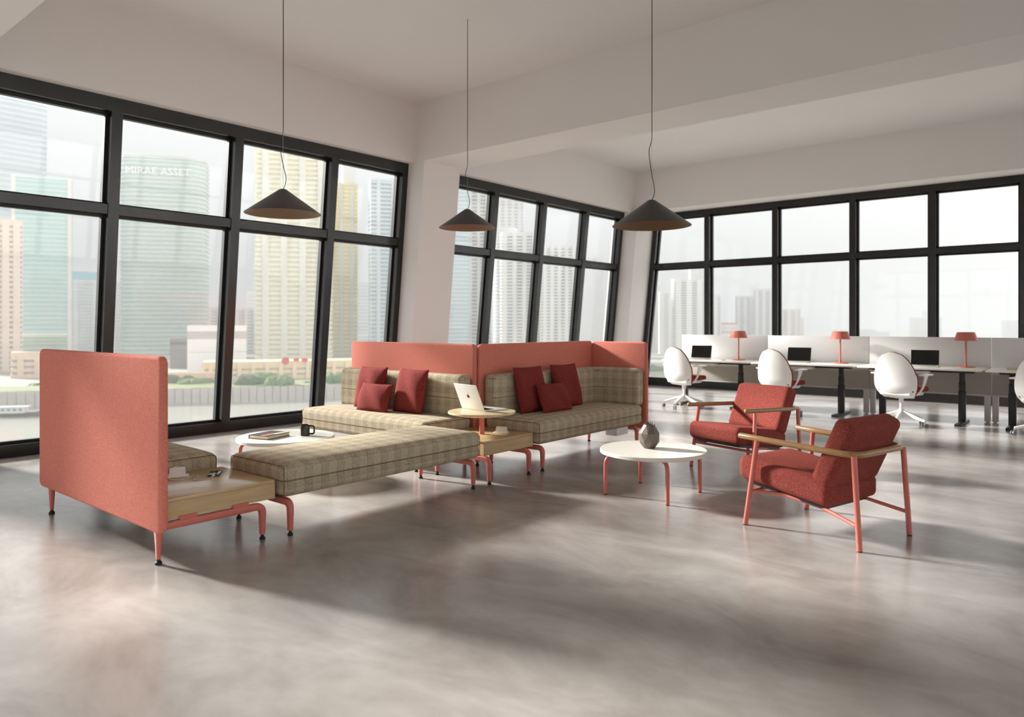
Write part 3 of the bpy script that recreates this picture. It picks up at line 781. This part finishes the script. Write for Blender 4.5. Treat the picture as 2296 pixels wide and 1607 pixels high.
for x, lb in zip(DX[1:], ('pale divider behind the second desk', 'pale divider behind the third desk', 'pale divider at the right image edge')): again(dv, (x, 11.68, 0), 0, lb)
# desk lamps
def desk_lamp(label, x, y):
    t_ = thing('desk_lamp', label, 'lamp', (x, y, .747), 0, 'coral desk lamps')
    mb = MB(); mb.lathe([(.11, 0), (.11, .008), (.104, .012), (.022, .014)], (0, 0, 0), 32); mb.build('base', 'coral', t_)
    mb = MB(); mb.lathe([(.02, .012), (.0125, .05), (.0115, .09), (.0115, .4)], (0, 0, 0), 16); mb.build('stem', 'coral', t_)
    mb = MB(); mb.lathe([(.143, .362), (.141, .364), (.108, .47), (.1, .478), (.001, .479)], (0, 0, 0), 40, False, False); mb.build('lamp_shade', 'coral', t_, ang=50)
    mb = MB(); mb.lathe([(.143, .362), (.138, .363), (.104, .466), (.001, .472)], (0, 0, 0), 40, False, False); mb.build('shade_lining', 'coral', t_, ang=50)
    return t_
dl = desk_lamp('coral mushroom desk lamp on the far-left desk', -4.76, 11.42)
again(dl, (-3.2, 11.46, .747), 0, 'coral mushroom desk lamp on the second desk'); again(dl, (-1.59, 11.46, .747), 0, 'coral mushroom desk lamp on the third desk, nearest the right edge')
lp = laptop('laptop', 'open black-screened laptop on the far-left desk', (-5.44, 11.46, .747), R(6), .35, .235, .222, 106, 'laptops', False)
again(lp, (-3.81, 11.46, .747), R(6), 'open black-screened laptop on the second desk'); again(lp, (-2.08, 11.44, .747), R(6), 'open black-screened laptop on the third desk')
# small things on the desks
sp_ = thing('smartphone', 'small phone lying on the far-left desk beside the coral lamp', 'phone', (-4.93, 11.2, .747), R(30)); MB().bbox(-.036, .036, -.073, .073, 0, .008, .003).build('phone_case', 'steel', sp_); MB().box(-.032, .032, -.069, .069, .008, .0086).build('display', 'socket', sp_)
def stack_book(nm, lb, x, y, z, rz, w, h, th, mat, cat='book'):
    t_ = thing(nm, lb, cat, (x, y, z), rz)
    MB().box(-w / 2 + .003, w / 2 - .003, -h / 2 + .003, h / 2 - .003, .002, th - .002).build('page_block', 'paper', t_)
    MB().box(-w / 2, w / 2, -h / 2, h / 2, 0, .002).box(-w / 2, w / 2, -h / 2, h / 2, th - .002, th).box(-w / 2, -w / 2 + .002, -h / 2, h / 2, .002, th - .002).build('cover', mat, t_)
stack_book('paper_pad', 'white paper pad beside the second office chair on the desk', -4.2, 11.3, .747, R(10), .21, .29, .025, 'white_pl', 'paper')
stack_book('notebook', 'pale teal notebook at the bottom of the pile on the right edge desk', -.95, 11.2, .747, R(4), .3, .24, .018, 'teal_book')
stack_book('notebook', 'pale yellow notebook on the teal one on the right edge desk', -.98, 11.22, .765, R(-8), .22, .16, .012, 'yellow_book')

# ================================================================== OFFICE CHAIRS (local +y = facing direction)
def office_chair(label, x, y, rz):
    t_ = thing('office_chair', label, 'office chair', (x, y, 0), rz, 'white shell office chairs at the desks')
    def shell(d, grow, th):
        n, m = 24, 20; vs = []; fs = []
        for side in (0, 1):
            for i in range(m + 1):
                t = i / m
                ww = .272 * (max(0, 1 - ((t - .36) / .66) ** 2) ** .5 if t > .36 else (1 - .3 * ((.36 - t) / .36) ** 2.2)) + grow * (1 if t > .02 else .4)
                if i == m: ww = .03 + grow
                for j in range(n + 1):
                    s_ = -1 + 2 * j / n; px = ww * s_
                    tl = t if t < .97 else .97 + (t - .97)
                    py = -.25 + .085 * (px / .28) ** 2 - .06 * (t - .4) + .05 * max(0, .25 - t) / .25 + d + side * th
                    pz = .37 + (.6 + grow) * t - .03 * (px / .28) ** 2 * (1 if t > .5 else 0)
                    if t < .2: py += .06 * ((.2 - t) / .2) ** 2
                    vs.append((px, py, pz))
        N = (m + 1) * (n + 1)
        for side in (0, 1):
            for i in range(m):
                for j in range(n):
                    a = side * N + i * (n + 1) + j; q = (a, a + 1, a + n + 2, a + n + 1); fs.append(q if side == 0 else tuple(reversed(q)))
        bd = [(0, j) for j in range(n)] + [(i, n) for i in range(m)] + [(m, j) for j in range(n, 0, -1)] + [(i, 0) for i in range(m, 0, -1)]
        for k in range(len(bd)):
            a = bd[k][0] * (n + 1) + bd[k][1]; c = bd[(k + 1) % len(bd)]; c = c[0] * (n + 1) + c[1]; fs.append((c, a, a + N, c + N))
        mb = MB(); mb.add(vs, fs, True); return mb
    shell(0, 0, .014).build('back_shell', 'white_pl', t_, ang=60)
    shell(.0145, .004, .02).build('back_upholstery', 'boucle', t_, ang=60)
    mb = MB(); rbox(mb, -.24, .24, -.17, .27, .445, .515, .034, 8, .01); mb.build('seat_cushion', 'boucle', t_)
    mb = MB(); rbox(mb, -.2, .2, -.18, .2, .4, .45, .022, 6); mb.build('seat_pan', 'white_pl', t_)
    for s_ in (1, -1):
        P = smooth_path([(s_ * .02, -.06, .372), (s_ * .12, -.06, .385), (s_ * .215, -.04, .425), (s_ * .27, -.02, .5), (s_ * .295, 0, .6), (s_ * .305, .01, .672)], 5)
        m = len(P)
        def sec(i): u = i / (m - 1); return rrect(.018 + .012 * (1 - u), .06 - .035 * math.sin(math.pi * u) + .11 * max(0, u - .55) ** 1.2, .008, 3)
        mb = MB(); mb.tube(P, .02, sec=sec, up=(s_ * 1, 0, .3)); mb.build('arm', 'white_pl', t_)
        mb = MB(); rbox(mb, s_ * .305 - .04, s_ * .305 + .04, -.12, .14, .668, .688, .009, 6); mb.build('arm_pad', 'white_pl', t_)
    mb = MB(); mb.lathe([(.02, .2), (.02, .3), (.027, .302), (.03, .36), (.06, .385)], (0, 0, 0), 20); mb.build('column', 'white_pl', t_)
    mb = MB(); mb.lathe([(.03, .1), (.036, .12), (.036, .2), (.03, .215)], (0, 0, 0), 20)
    mb.build('hub', 'white_pl', t_)
    for k in range(5):
        a = R(72 * k - 78); ca, sa = math.cos(a), math.sin(a)
        P = [(ca * r, sa * r, z) for r, z in ((.02, .16), (.1, .145), (.22, .11), (.315, .085))]
        mb = MB(); mb.tube(P, .02, sec=lambda i: rrect((.085, .06, .042, .034)[i], (.045, .042, .036, .034)[i], .012, 3), up=(0, 0, 1))
        lg = mb.build('base_arm', 'white_pl', t_)
        cxx, cyy = ca * .315, sa * .315
        mb = MB(); mb.cyl((cxx, cyy, .06), (cxx, cyy, .09), .009)
        b2 = a + .6
        pv = Vector((cxx + math.cos(b2) * .015, cyy + math.sin(b2) * .015, .029)); nx = Vector((-math.sin(b2), math.cos(b2), 0))
        mb.build('caster_stem', 'chrome', lg)
        mb = MB()
        for q in (-1, 1): mb.cyl(pv + nx * q * .008, pv + nx * q * .024, .029, .027, 18)
        mb.build('caster', 'caster', lg)
    return t_
oc = office_chair('white shell office chair farthest left, at the first desk', -5.33, 10.63, R(-13))
again(oc, (-3.8, 10.66, 0), R(-13), 'white shell office chair at the second desk, partly behind the red armchair')
again(oc, (-2.2, 10.6, 0), R(-13), 'white shell office chair at the third desk, nearest the right')
again(oc, (-.66, 10.62, 0), R(-13), 'white shell office chair cut off by the right image edge')

# ================================================================== CITY OUTSIDE
RIV, QUAY = -32.0, -26.5
CR, CF = Vector((AX[0], AY[0])), Vector((AX[1], AY[1]))   # camera right / forward in room axes
def W(u, d):
    p = CR * ((u - U0) / F * d) + CF * d; return p.x, p.y
def zat(v, d): return CH - (v - H0) / F * d
FA = math.atan2(CF.y, CF.x) - math.pi / 2                # yaw that turns local +y away from the camera
M['river'] = plain('grey_river_water', (168, 166, 156), .18, 0, .5, .06, .06)
M['stone'] = plain('pale_quay_stone', (196, 190, 184), .9, 0, .2, .12, .6)
M['quay'] = plain('quay_paving', (172, 168, 160), .9, 0, .2, .08, .1)
M['leaf'] = plain('green_foliage', (112, 136, 84), .8, 0, .2, .22, .5); M['leaf2'] = plain('dark_green_foliage', (88, 110, 78), .8, 0, .2, .22, .5)
M['grass'] = plain('quay_grass', (150, 158, 116), .9, 0, .2, .15, .3); M['trunk'] = plain('tree_bark', (96, 80, 66), .9)
bcol = {}
def bm_(c, rough=.6, spec=.3):
    k = (c, rough)
    if k not in bcol: bcol[k] = plain('facade_%d_%d_%d' % c, c, rough, 0, spec, .03, .05)
    return bcol[k]
struct(MB().box(-2600, 2600, -2600, 2600, RIV - 1, RIV), 'river', 'river')
# embankment: far bank of the river, following a line seen through the left windows and bending away to the right
bank = [(-700, 250), (-250, 275), (100, 292), (430, 303), (680, 318), (1000, 345), (1300, 372), (1500, 385), (1750, 420), (2050, 480), (2500, 560), (3200, 700)]
bp = [W(u, d) for u, d in bank]; far = [W(u, d + 2000) for u, d in bank]
mb = MB(); n = len(bp)
vs = [(x, y, QUAY) for x, y in bp] + [(x, y, QUAY) for x, y in far] + [(x, y, RIV - .5) for x, y in bp] + [(x, y, RIV - .5) for x, y in far]
mb.add(vs, [(i, i + 1, n + i + 1, n + i) for i in range(n - 1)] + [(2 * n + i, 2 * n + i + 1, i + 1, i) for i in range(n - 1)]); struct(mb, 'ground', 'quay')
mb = MB()
for i in range(n - 1):
    a, b = Vector(bp[i]), Vector(bp[i + 1]); L = (b - a).length; k = max(1, int(L / 3.2)); d = (b - a).normalized(); nn = Vector((d.y, -d.x))
    if nn.dot(-CF) < 0: nn = -nn
    for j in range(k):
        p = a.lerp(b, (j + .04) / k); q = a.lerp(b, (j + .96) / k); o1 = nn * (.5 + .25 * random.random()); h = QUAY + .7 + .5 * random.random()
        mb.add([(p.x, p.y, RIV), (q.x, q.y, RIV), (q.x + o1.x, q.y + o1.y, RIV), (p.x + o1.x, p.y + o1.y, RIV), (p.x, p.y, h), (q.x, q.y, h), (q.x + o1.x, q.y + o1.y, h), (p.x + o1.x, p.y + o1.y, h)],
               [(4, 5, 6, 7), (0, 1, 5, 4), (1, 2, 6, 5), (2, 3, 7, 6), (3, 0, 4, 7), (3, 2, 1, 0)])
o = struct(mb, 'embankment_wall', 'stone')
mb = MB()
for i in range(n - 1):
    a, b = Vector(bp[i]), Vector(bp[i + 1]); p2, q2 = a + (Vector(far[i]) - a).normalized() * 22, b + (Vector(far[i + 1]) - b).normalized() * 22
    a = a + (Vector(far[i]) - a).normalized() * 3; b = b + (Vector(far[i + 1]) - b).normalized() * 3
    mb.add([(a.x, a.y, QUAY), (b.x, b.y, QUAY), (q2.x, q2.y, QUAY), (p2.x, p2.y, QUAY), (a.x, a.y, QUAY + .9), (b.x, b.y, QUAY + .9), (q2.x, q2.y, QUAY + 1.6), (p2.x, p2.y, QUAY + 1.6)], [(4, 5, 6, 7), (0, 1, 5, 4), (2, 3, 7, 6)])
tag(mb.build('riverside_grass', 'grass'), 'strip of green grass along the far river bank', 'grass', kind='stuff')

def building(label, u0, u1, vt, d, body, band, floors=None, frac=.45, cols=0, yaw=0, dep=.7, rnd=0, colw=.12, cap=None, corner=None, wall=None, base=QUAY):
    """tower: body (glass / window line) with projecting floor bands and optional vertical piers"""
    um = (u0 + u1) / 2; cx, cy = W(um, d); zt = zat(vt, d); H = zt - base; w = (u1 - u0) / F * d
    if yaw: w = w / (math.cos(R(abs(yaw))) + dep * math.sin(R(abs(yaw))))
    dp = w * dep
    t_ = thing('tower_building' if H > 60 else 'low_building', label, 'building', (cx, cy, base), FA + R(yaw) - math.atan((um - U0) / F), None)
    def outline(g):
        if rnd: return [(x, y + dp / 2) for x, y in rrect(w + 2 * g, dp + 2 * g, rnd * w + g, 8)]
        return [(-w / 2 - g, -g), (w / 2 + g, -g), (w / 2 + g, dp + g), (-w / 2 - g, dp + g)]
    MB().prism(outline(0), 0, H).build('body', bm_(body, .35, .5), t_)
    fl = floors or max(2, int(H / 4.2)); ph_ = H / fl; g = min(.9, w * .02)
    mb = MB()
    for k in range(fl): mb.prism(outline(g), k * ph_, k * ph_ + ph_ * frac)
    mb.prism(outline(g), H - ph_ * .4, H + ph_ * .25)
    mb.build('floor_bands', bm_(band), t_, kind='stuff')
    for k in range(cols):
        x = -w / 2 + w * (k + .5) / cols; a = w / cols * colw / 2 + .3
        MB().box(x - a, x + a, -g * 1.8, 0, 0, H).build('pier', bm_(wall or band), t_)
    if corner:
        for s_ in (-1, 1): MB().box(s_ * w / 2 - w * .035, s_ * w / 2 + w * .035, -g * 2, dp * .3, 0, H).build('corner_pier', bm_(corner), t_)
    if cap:
        x0, x1, hh, c = cap; MB().box(w * x0, w * x1, dp * .15, dp * .85, H, H + hh).build('roof_block', bm_(c), t_)
    t_['w'] = w; t_['H'] = H; t_['dp'] = dp
    return t_
B = building
B('pale blue-grey glass tower with a sloping roof at far left', -90, 106, 215, 720, (196, 206, 214), (222, 226, 230), 46, .4, 0, 14, .6, .1)
B('tall teal glass tower with white edges at far left', 38, 150, 397, 560, (172, 206, 203), (204, 222, 219), 40, .3, 0, -6, .6, 0, corner=(226, 224, 218))
b3 = B('beige brick apartment block at the left image edge', -70, 44, 492, 420, (150, 140, 134), (224, 202, 184), 30, .62, 5, 8, .8, colw=.55, wall=(226, 206, 190))
B('low beige block with grey windows behind the coral screen', 40, 165, 792, 380, (160, 158, 156), (222, 198, 172), 4, .6, 4, 0, .5, colw=.3)
B('greenish glass podium at the foot of the teal tower', 40, 142, 752, 470, (146, 172, 160), (186, 196, 180), 7, .25)
B('grey office tower with a rounded blue roof', 158, 266, 630, 700, (206, 208, 212), (228, 226, 224), 22, .45, 3, 0, .7, 0, colw=.2, cap=(-.45, .4, 9, (160, 200, 214)))
b5 = B('big rounded teal glass tower with white rooftop lettering', 264, 458, 352, 600, (178, 204, 197), (210, 217, 212), 46, .42, 0, -10, .7, .2)
B('pale grey block between the teal and yellow towers', 462, 580, 690, 700, (188, 190, 192), (226, 222, 220), 14, .5, 6, 4, .6, colw=.3)
B('stepped grey apartment tower behind the yellow tower', 556, 590, 655, 790, (206, 204, 206), (226, 224, 224), 16, .5)
B('dark grey cube building below the teal tower', 385, 436, 764, 455, (118, 112, 110), (132, 124, 120), 3, .9)
B('blank white hall with a small ledge below the teal tower', 428, 546, 741, 415, (232, 230, 228), (236, 234, 232), 2, .97)
b8 = B('massive cream office tower with yellow vertical strips', 574, 742, 336, 520, (226, 218, 178), (238, 234, 214), 44, .55, 4, -5, .7, 0, colw=.3, wall=(236, 232, 216))
B('slim golden tower with grey edge beside the cream tower', 728, 802, 412, 590, (206, 188, 110), (224, 212, 160), 42, .4, 3, 4, .7, 0, colw=.25, wall=(196, 194, 192), cap=(.05, .45, 30, (214, 212, 212)))
B('blue-grey striped apartment tower right of the golden tower', 830, 900, 402, 560, (150, 172, 184), (214, 220, 222), 44, .45, 2, 6, .8, colw=.2)
B('small far grey tower between the golden and striped towers', 798, 836, 632, 800, (190, 196, 204), (216, 218, 222), 20, .5)
ml = B('beige riverside mall with a red sign', 470, 820, 812, 372, (206, 188, 152), (232, 210, 172), 3, .62, 12, 2, .25, colw=.2, wall=(234, 214, 178))
B('sand coloured mall wing below the white hall', 372, 500, 838, 350, (218, 190, 156), (232, 204, 172), 2, .7, 5, 0, .3, colw=.2)
B('bluish glass tower at the white pilaster edge', 985, 1050, 412, 560, (176, 202, 206), (212, 222, 222), 44, .4, 0, 0, .8)
B('grey brown apartment tower with dense balconies', 1044, 1102, 405, 580, (122, 124, 128), (206, 202, 198), 48, .5, 3, 4, .7, colw=.3, wall=(210, 206, 202))
B('tall stepped spire tower in the second window', 1112, 1172, 442, 800, (160, 164, 168), (214, 212, 210), 46, .5, 4, 0, .8, colw=.4, cap=(-.3, .2, 20, (206, 206, 206)))
B('round topped podium of the spire tower', 1106, 1160, 512, 720, (176, 186, 190), (222, 222, 222), 34, .45, 0, 0, .9, .4)
B('white apartment tower with curved balconies in the second window', 1118, 1212, 522, 640, (136, 136, 138), (230, 228, 224), 38, .52, 4, -6, .7, .12, colw=.35, wall=(232, 230, 226))
B('white slab apartment tower in the third pane', 1212, 1296, 550, 620, (146, 146, 148), (232, 230, 226), 36, .52, 5, 4, .6, colw=.4, wall=(232, 230, 228))
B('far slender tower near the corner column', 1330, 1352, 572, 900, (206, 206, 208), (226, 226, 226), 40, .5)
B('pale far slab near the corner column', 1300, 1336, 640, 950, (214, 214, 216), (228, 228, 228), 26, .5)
B('white twin apartment tower left of the desk screens', 1440, 1478, 640, 700, (178, 176, 178), (234, 232, 230), 34, .5, 3, 0, .8, colw=.4)
B('white apartment tower with rounded front left of the desk screens', 1476, 1512, 655, 690, (182, 180, 184), (236, 234, 232), 32, .5, 2, 0, .8, .2, colw=.4)
B('grey and white apartment tower behind the first mullion', 1508, 1582, 627, 640, (138, 138, 138), (226, 224, 220), 30, .5, 3, 6, .7, .1, colw=.45, wall=(236, 234, 232), cap=(.05, .5, 10, (216, 214, 212)))
B('slim white apartment tower right of the first mullion', 1572, 1614, 662, 680, (150, 150, 152), (232, 230, 228), 26, .5, 2, 0, .8, colw=.4)
B('low house with a red roof line between the towers', 1618, 1652, 730, 620, (190, 176, 172), (226, 216, 212), 6, .5, 0, 0, .6, cap=(-.5, .5, 2.5, (206, 128, 124)))
B('grey topped apartment tower left of the second mullion', 1650, 1692, 664, 700, (156, 158, 162), (224, 224, 224), 26, .5, 3, 0, .8, colw=.35)
B('white apartment tower with blue glass beside the second mullion', 1690, 1736, 648, 690, (140, 148, 158), (228, 228, 226), 28, .5, 3, -4, .8, colw=.35)
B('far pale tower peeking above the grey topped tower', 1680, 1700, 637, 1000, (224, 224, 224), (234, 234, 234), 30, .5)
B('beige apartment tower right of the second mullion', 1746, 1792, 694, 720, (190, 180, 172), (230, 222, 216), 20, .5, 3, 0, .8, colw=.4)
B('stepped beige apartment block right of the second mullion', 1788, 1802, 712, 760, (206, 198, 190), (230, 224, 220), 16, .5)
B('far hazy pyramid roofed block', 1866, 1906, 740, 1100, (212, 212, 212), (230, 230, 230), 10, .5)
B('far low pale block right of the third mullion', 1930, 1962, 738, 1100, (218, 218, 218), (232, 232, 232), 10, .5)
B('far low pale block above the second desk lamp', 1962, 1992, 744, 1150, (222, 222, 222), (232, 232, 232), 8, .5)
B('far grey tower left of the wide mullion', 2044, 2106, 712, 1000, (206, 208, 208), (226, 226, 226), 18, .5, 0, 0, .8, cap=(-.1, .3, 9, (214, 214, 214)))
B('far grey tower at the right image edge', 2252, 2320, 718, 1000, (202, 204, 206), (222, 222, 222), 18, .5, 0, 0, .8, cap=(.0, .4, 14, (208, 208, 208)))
# lettering on the big teal tower
tc = bpy.data.curves.new('lettering', 'FONT'); tc.body = 'MIRAE ASSET'; tc.size = 8.6; tc.extrude = .25; tc.align_x = 'CENTER'
to = bpy.data.objects.new('tmp_text', tc); COL.objects.link(to); bpy.context.view_layer.update()
me = bpy.data.meshes.new_from_object(to.evaluated_get(bpy.context.evaluated_depsgraph_get())); bpy.data.objects.remove(to)
M['sign_white'] = plain('white_sign_letters', (250, 250, 250), .5); me.materials.clear(); me.materials.append(M['sign_white'])
lo = bpy.data.objects.new('lettering', me); COL.objects.link(lo); lo.parent = b5; lo.location = (-2, -1.3, b5['H'] - 15); lo.rotation_euler = (R(90), 0, 0)
M['sign_red'] = plain('red_sign', (214, 62, 66), .5)
mb = MB(); xx = (640 - 645) / F * 372; mb.cyl((xx, -1.2, 9.2), (xx, -1.8, 9.2), 1.9, 1.9, 20)
mb.box(xx + 4, xx + 6.6, -1.8, -1.2, 8.8, 10.4).box(xx + 8, xx + 11, -1.8, -1.2, 8.6, 10.4).build('red_sign', 'sign_red', ml)
# trees on the quay
def blob(mb, c, r, sq=.8):
    bm = bmesh.new(); bmesh.ops.create_icosphere(bm, subdivisions=2, radius=1)
    ph_ = random.random() * 9
    for v in bm.verts:
        k = 1 + .16 * math.sin(4 * v.co.x + ph_) * math.sin(5 * v.co.y + 2 * ph_) + .1 * random.random(); v.co = Vector(c) + Vector((v.co.x * r * k, v.co.y * r * k, v.co.z * r * sq * k))
    bm.verts.index_update(); mb.add([v.co.copy() for v in bm.verts], [[w.index for w in f.verts] for f in bm.faces], False); bm.free()
def tree(label, u, d, v_top, wpx, mat):
    x, y = W(u, d); h = zat(v_top, d) - QUAY; w = wpx * 1.3 / F * d
    t_ = thing('riverside_tree', label, 'tree', (x, y, QUAY), random.random() * 6, 'trees on the river bank')
    mb = MB(); mb.cyl((0, 0, 0), (.2, .1, h * .6), w * .05, w * .03, 8); mb.build('trunk', 'trunk', t_)
    mb = MB()
    for k in range(14):
        a = random.random() * 6.283; r = w * .32 * math.sqrt(random.random()); z = h * (.42 + .42 * random.random())
        blob(mb, (r * math.cos(a), r * math.sin(a), z), w * (.16 + .1 * random.random()))
    mb.build('crown', mat, t_)
for i, (u, d, v, wp, m_, lb) in enumerate((
    (395, 330, 858, 70, 'leaf2', 'dark green tree right beside the coral screen edge'), (440, 325, 862, 60, 'leaf', 'low green tree left of the second mullion'), (476, 330, 860, 50, 'leaf2', 'green tree touching the second mullion'),
    (560, 326, 848, 64, 'leaf2', 'left green tree before the beige mall'), (592, 330, 846, 60, 'leaf', 'middle green tree before the beige mall'), (622, 322, 850, 52, 'leaf', 'right green tree before the beige mall'),
    (696, 330, 866, 40, 'leaf', 'small shrub-like tree left of the third mullion'), (752, 332, 842, 44, 'leaf', 'round green tree right of the third mullion'), (86, 315, 868, 40, 'leaf2', 'green tree at the left of the coral screen'),
    (1466, 410, 828, 44, 'leaf2', 'dark tree below the white twin towers'), (1492, 415, 832, 40, 'leaf', 'green tree behind the first office chair'), (1640, 430, 836, 60, 'leaf', 'green tree seen under the desks'))):
    tree(lb, u, d, v, wp, m_)

x, y = W(38, 262)
bt = thing('moored_boat', 'dark hulled boat with a pale cabin on the river at far left', 'boat', (x, y, RIV), FA + .2)
mb = MB(); L = 9.5
secs = [(-1, .55, 1.5), (-.8, .9, 1.3), (0, 1, 1.25), (.6, .8, 1.5), (1, .05, 2.2)]
mb.ring([[(L * a, -2.2 * b, h), (L * a, -1.5 * b, -.3), (L * a, 1.5 * b, -.3), (L * a, 2.2 * b, h)] for a, b, h in secs], smooth=False); mb.build('hull', bm_((96, 88, 82)), bt)
MB().box(-7, 3, -1.7, 1.7, 1.2, 3.4).build('cabin', bm_((224, 222, 218)), bt)
for k in range(5): MB().box(-6.4 + 1.9 * k, -5.2 + 1.9 * k, -1.76, -1.7, 2.1, 3.0).build('window', bm_((120, 150, 160)), bt)
MB().box(-7.6, 4, -2, 2, 3.4, 3.65).build('roof', bm_((206, 202, 196)), bt)

# ================================================================== HAZE over the city (thin overcast air outside the windows)
HZ = bpy.data.materials.new('city_haze'); HZ.use_nodes = True; nt = HZ.node_tree
for q in list(nt.nodes):
    if q.type == 'BSDF_PRINCIPLED': nt.nodes.remove(q)
vsn = nt.nodes.new('ShaderNodeVolumeScatter'); vsn.inputs['Density'].default_value = .001; vsn.inputs['Anisotropy'].default_value = -.6; vsn.inputs['Color'].default_value = (1, 1, 1, 1)
nt.links.new(vsn.outputs[0], nt.nodes['Material Output'].inputs['Volume'])
try: HZ.volume_sampling = 'MULTIPLE_IMPORTANCE'
except Exception: pass
mb = MB(); mb.prism([(-1700, -500), (-12, -500), (-12, 17), (700, 17), (700, 1800), (-1700, 1800)], RIV + .05, 200)
hz = mb.build('haze', HZ); tag(hz, 'thin pale haze hanging over the city outside the windows', 'haze', kind='stuff')
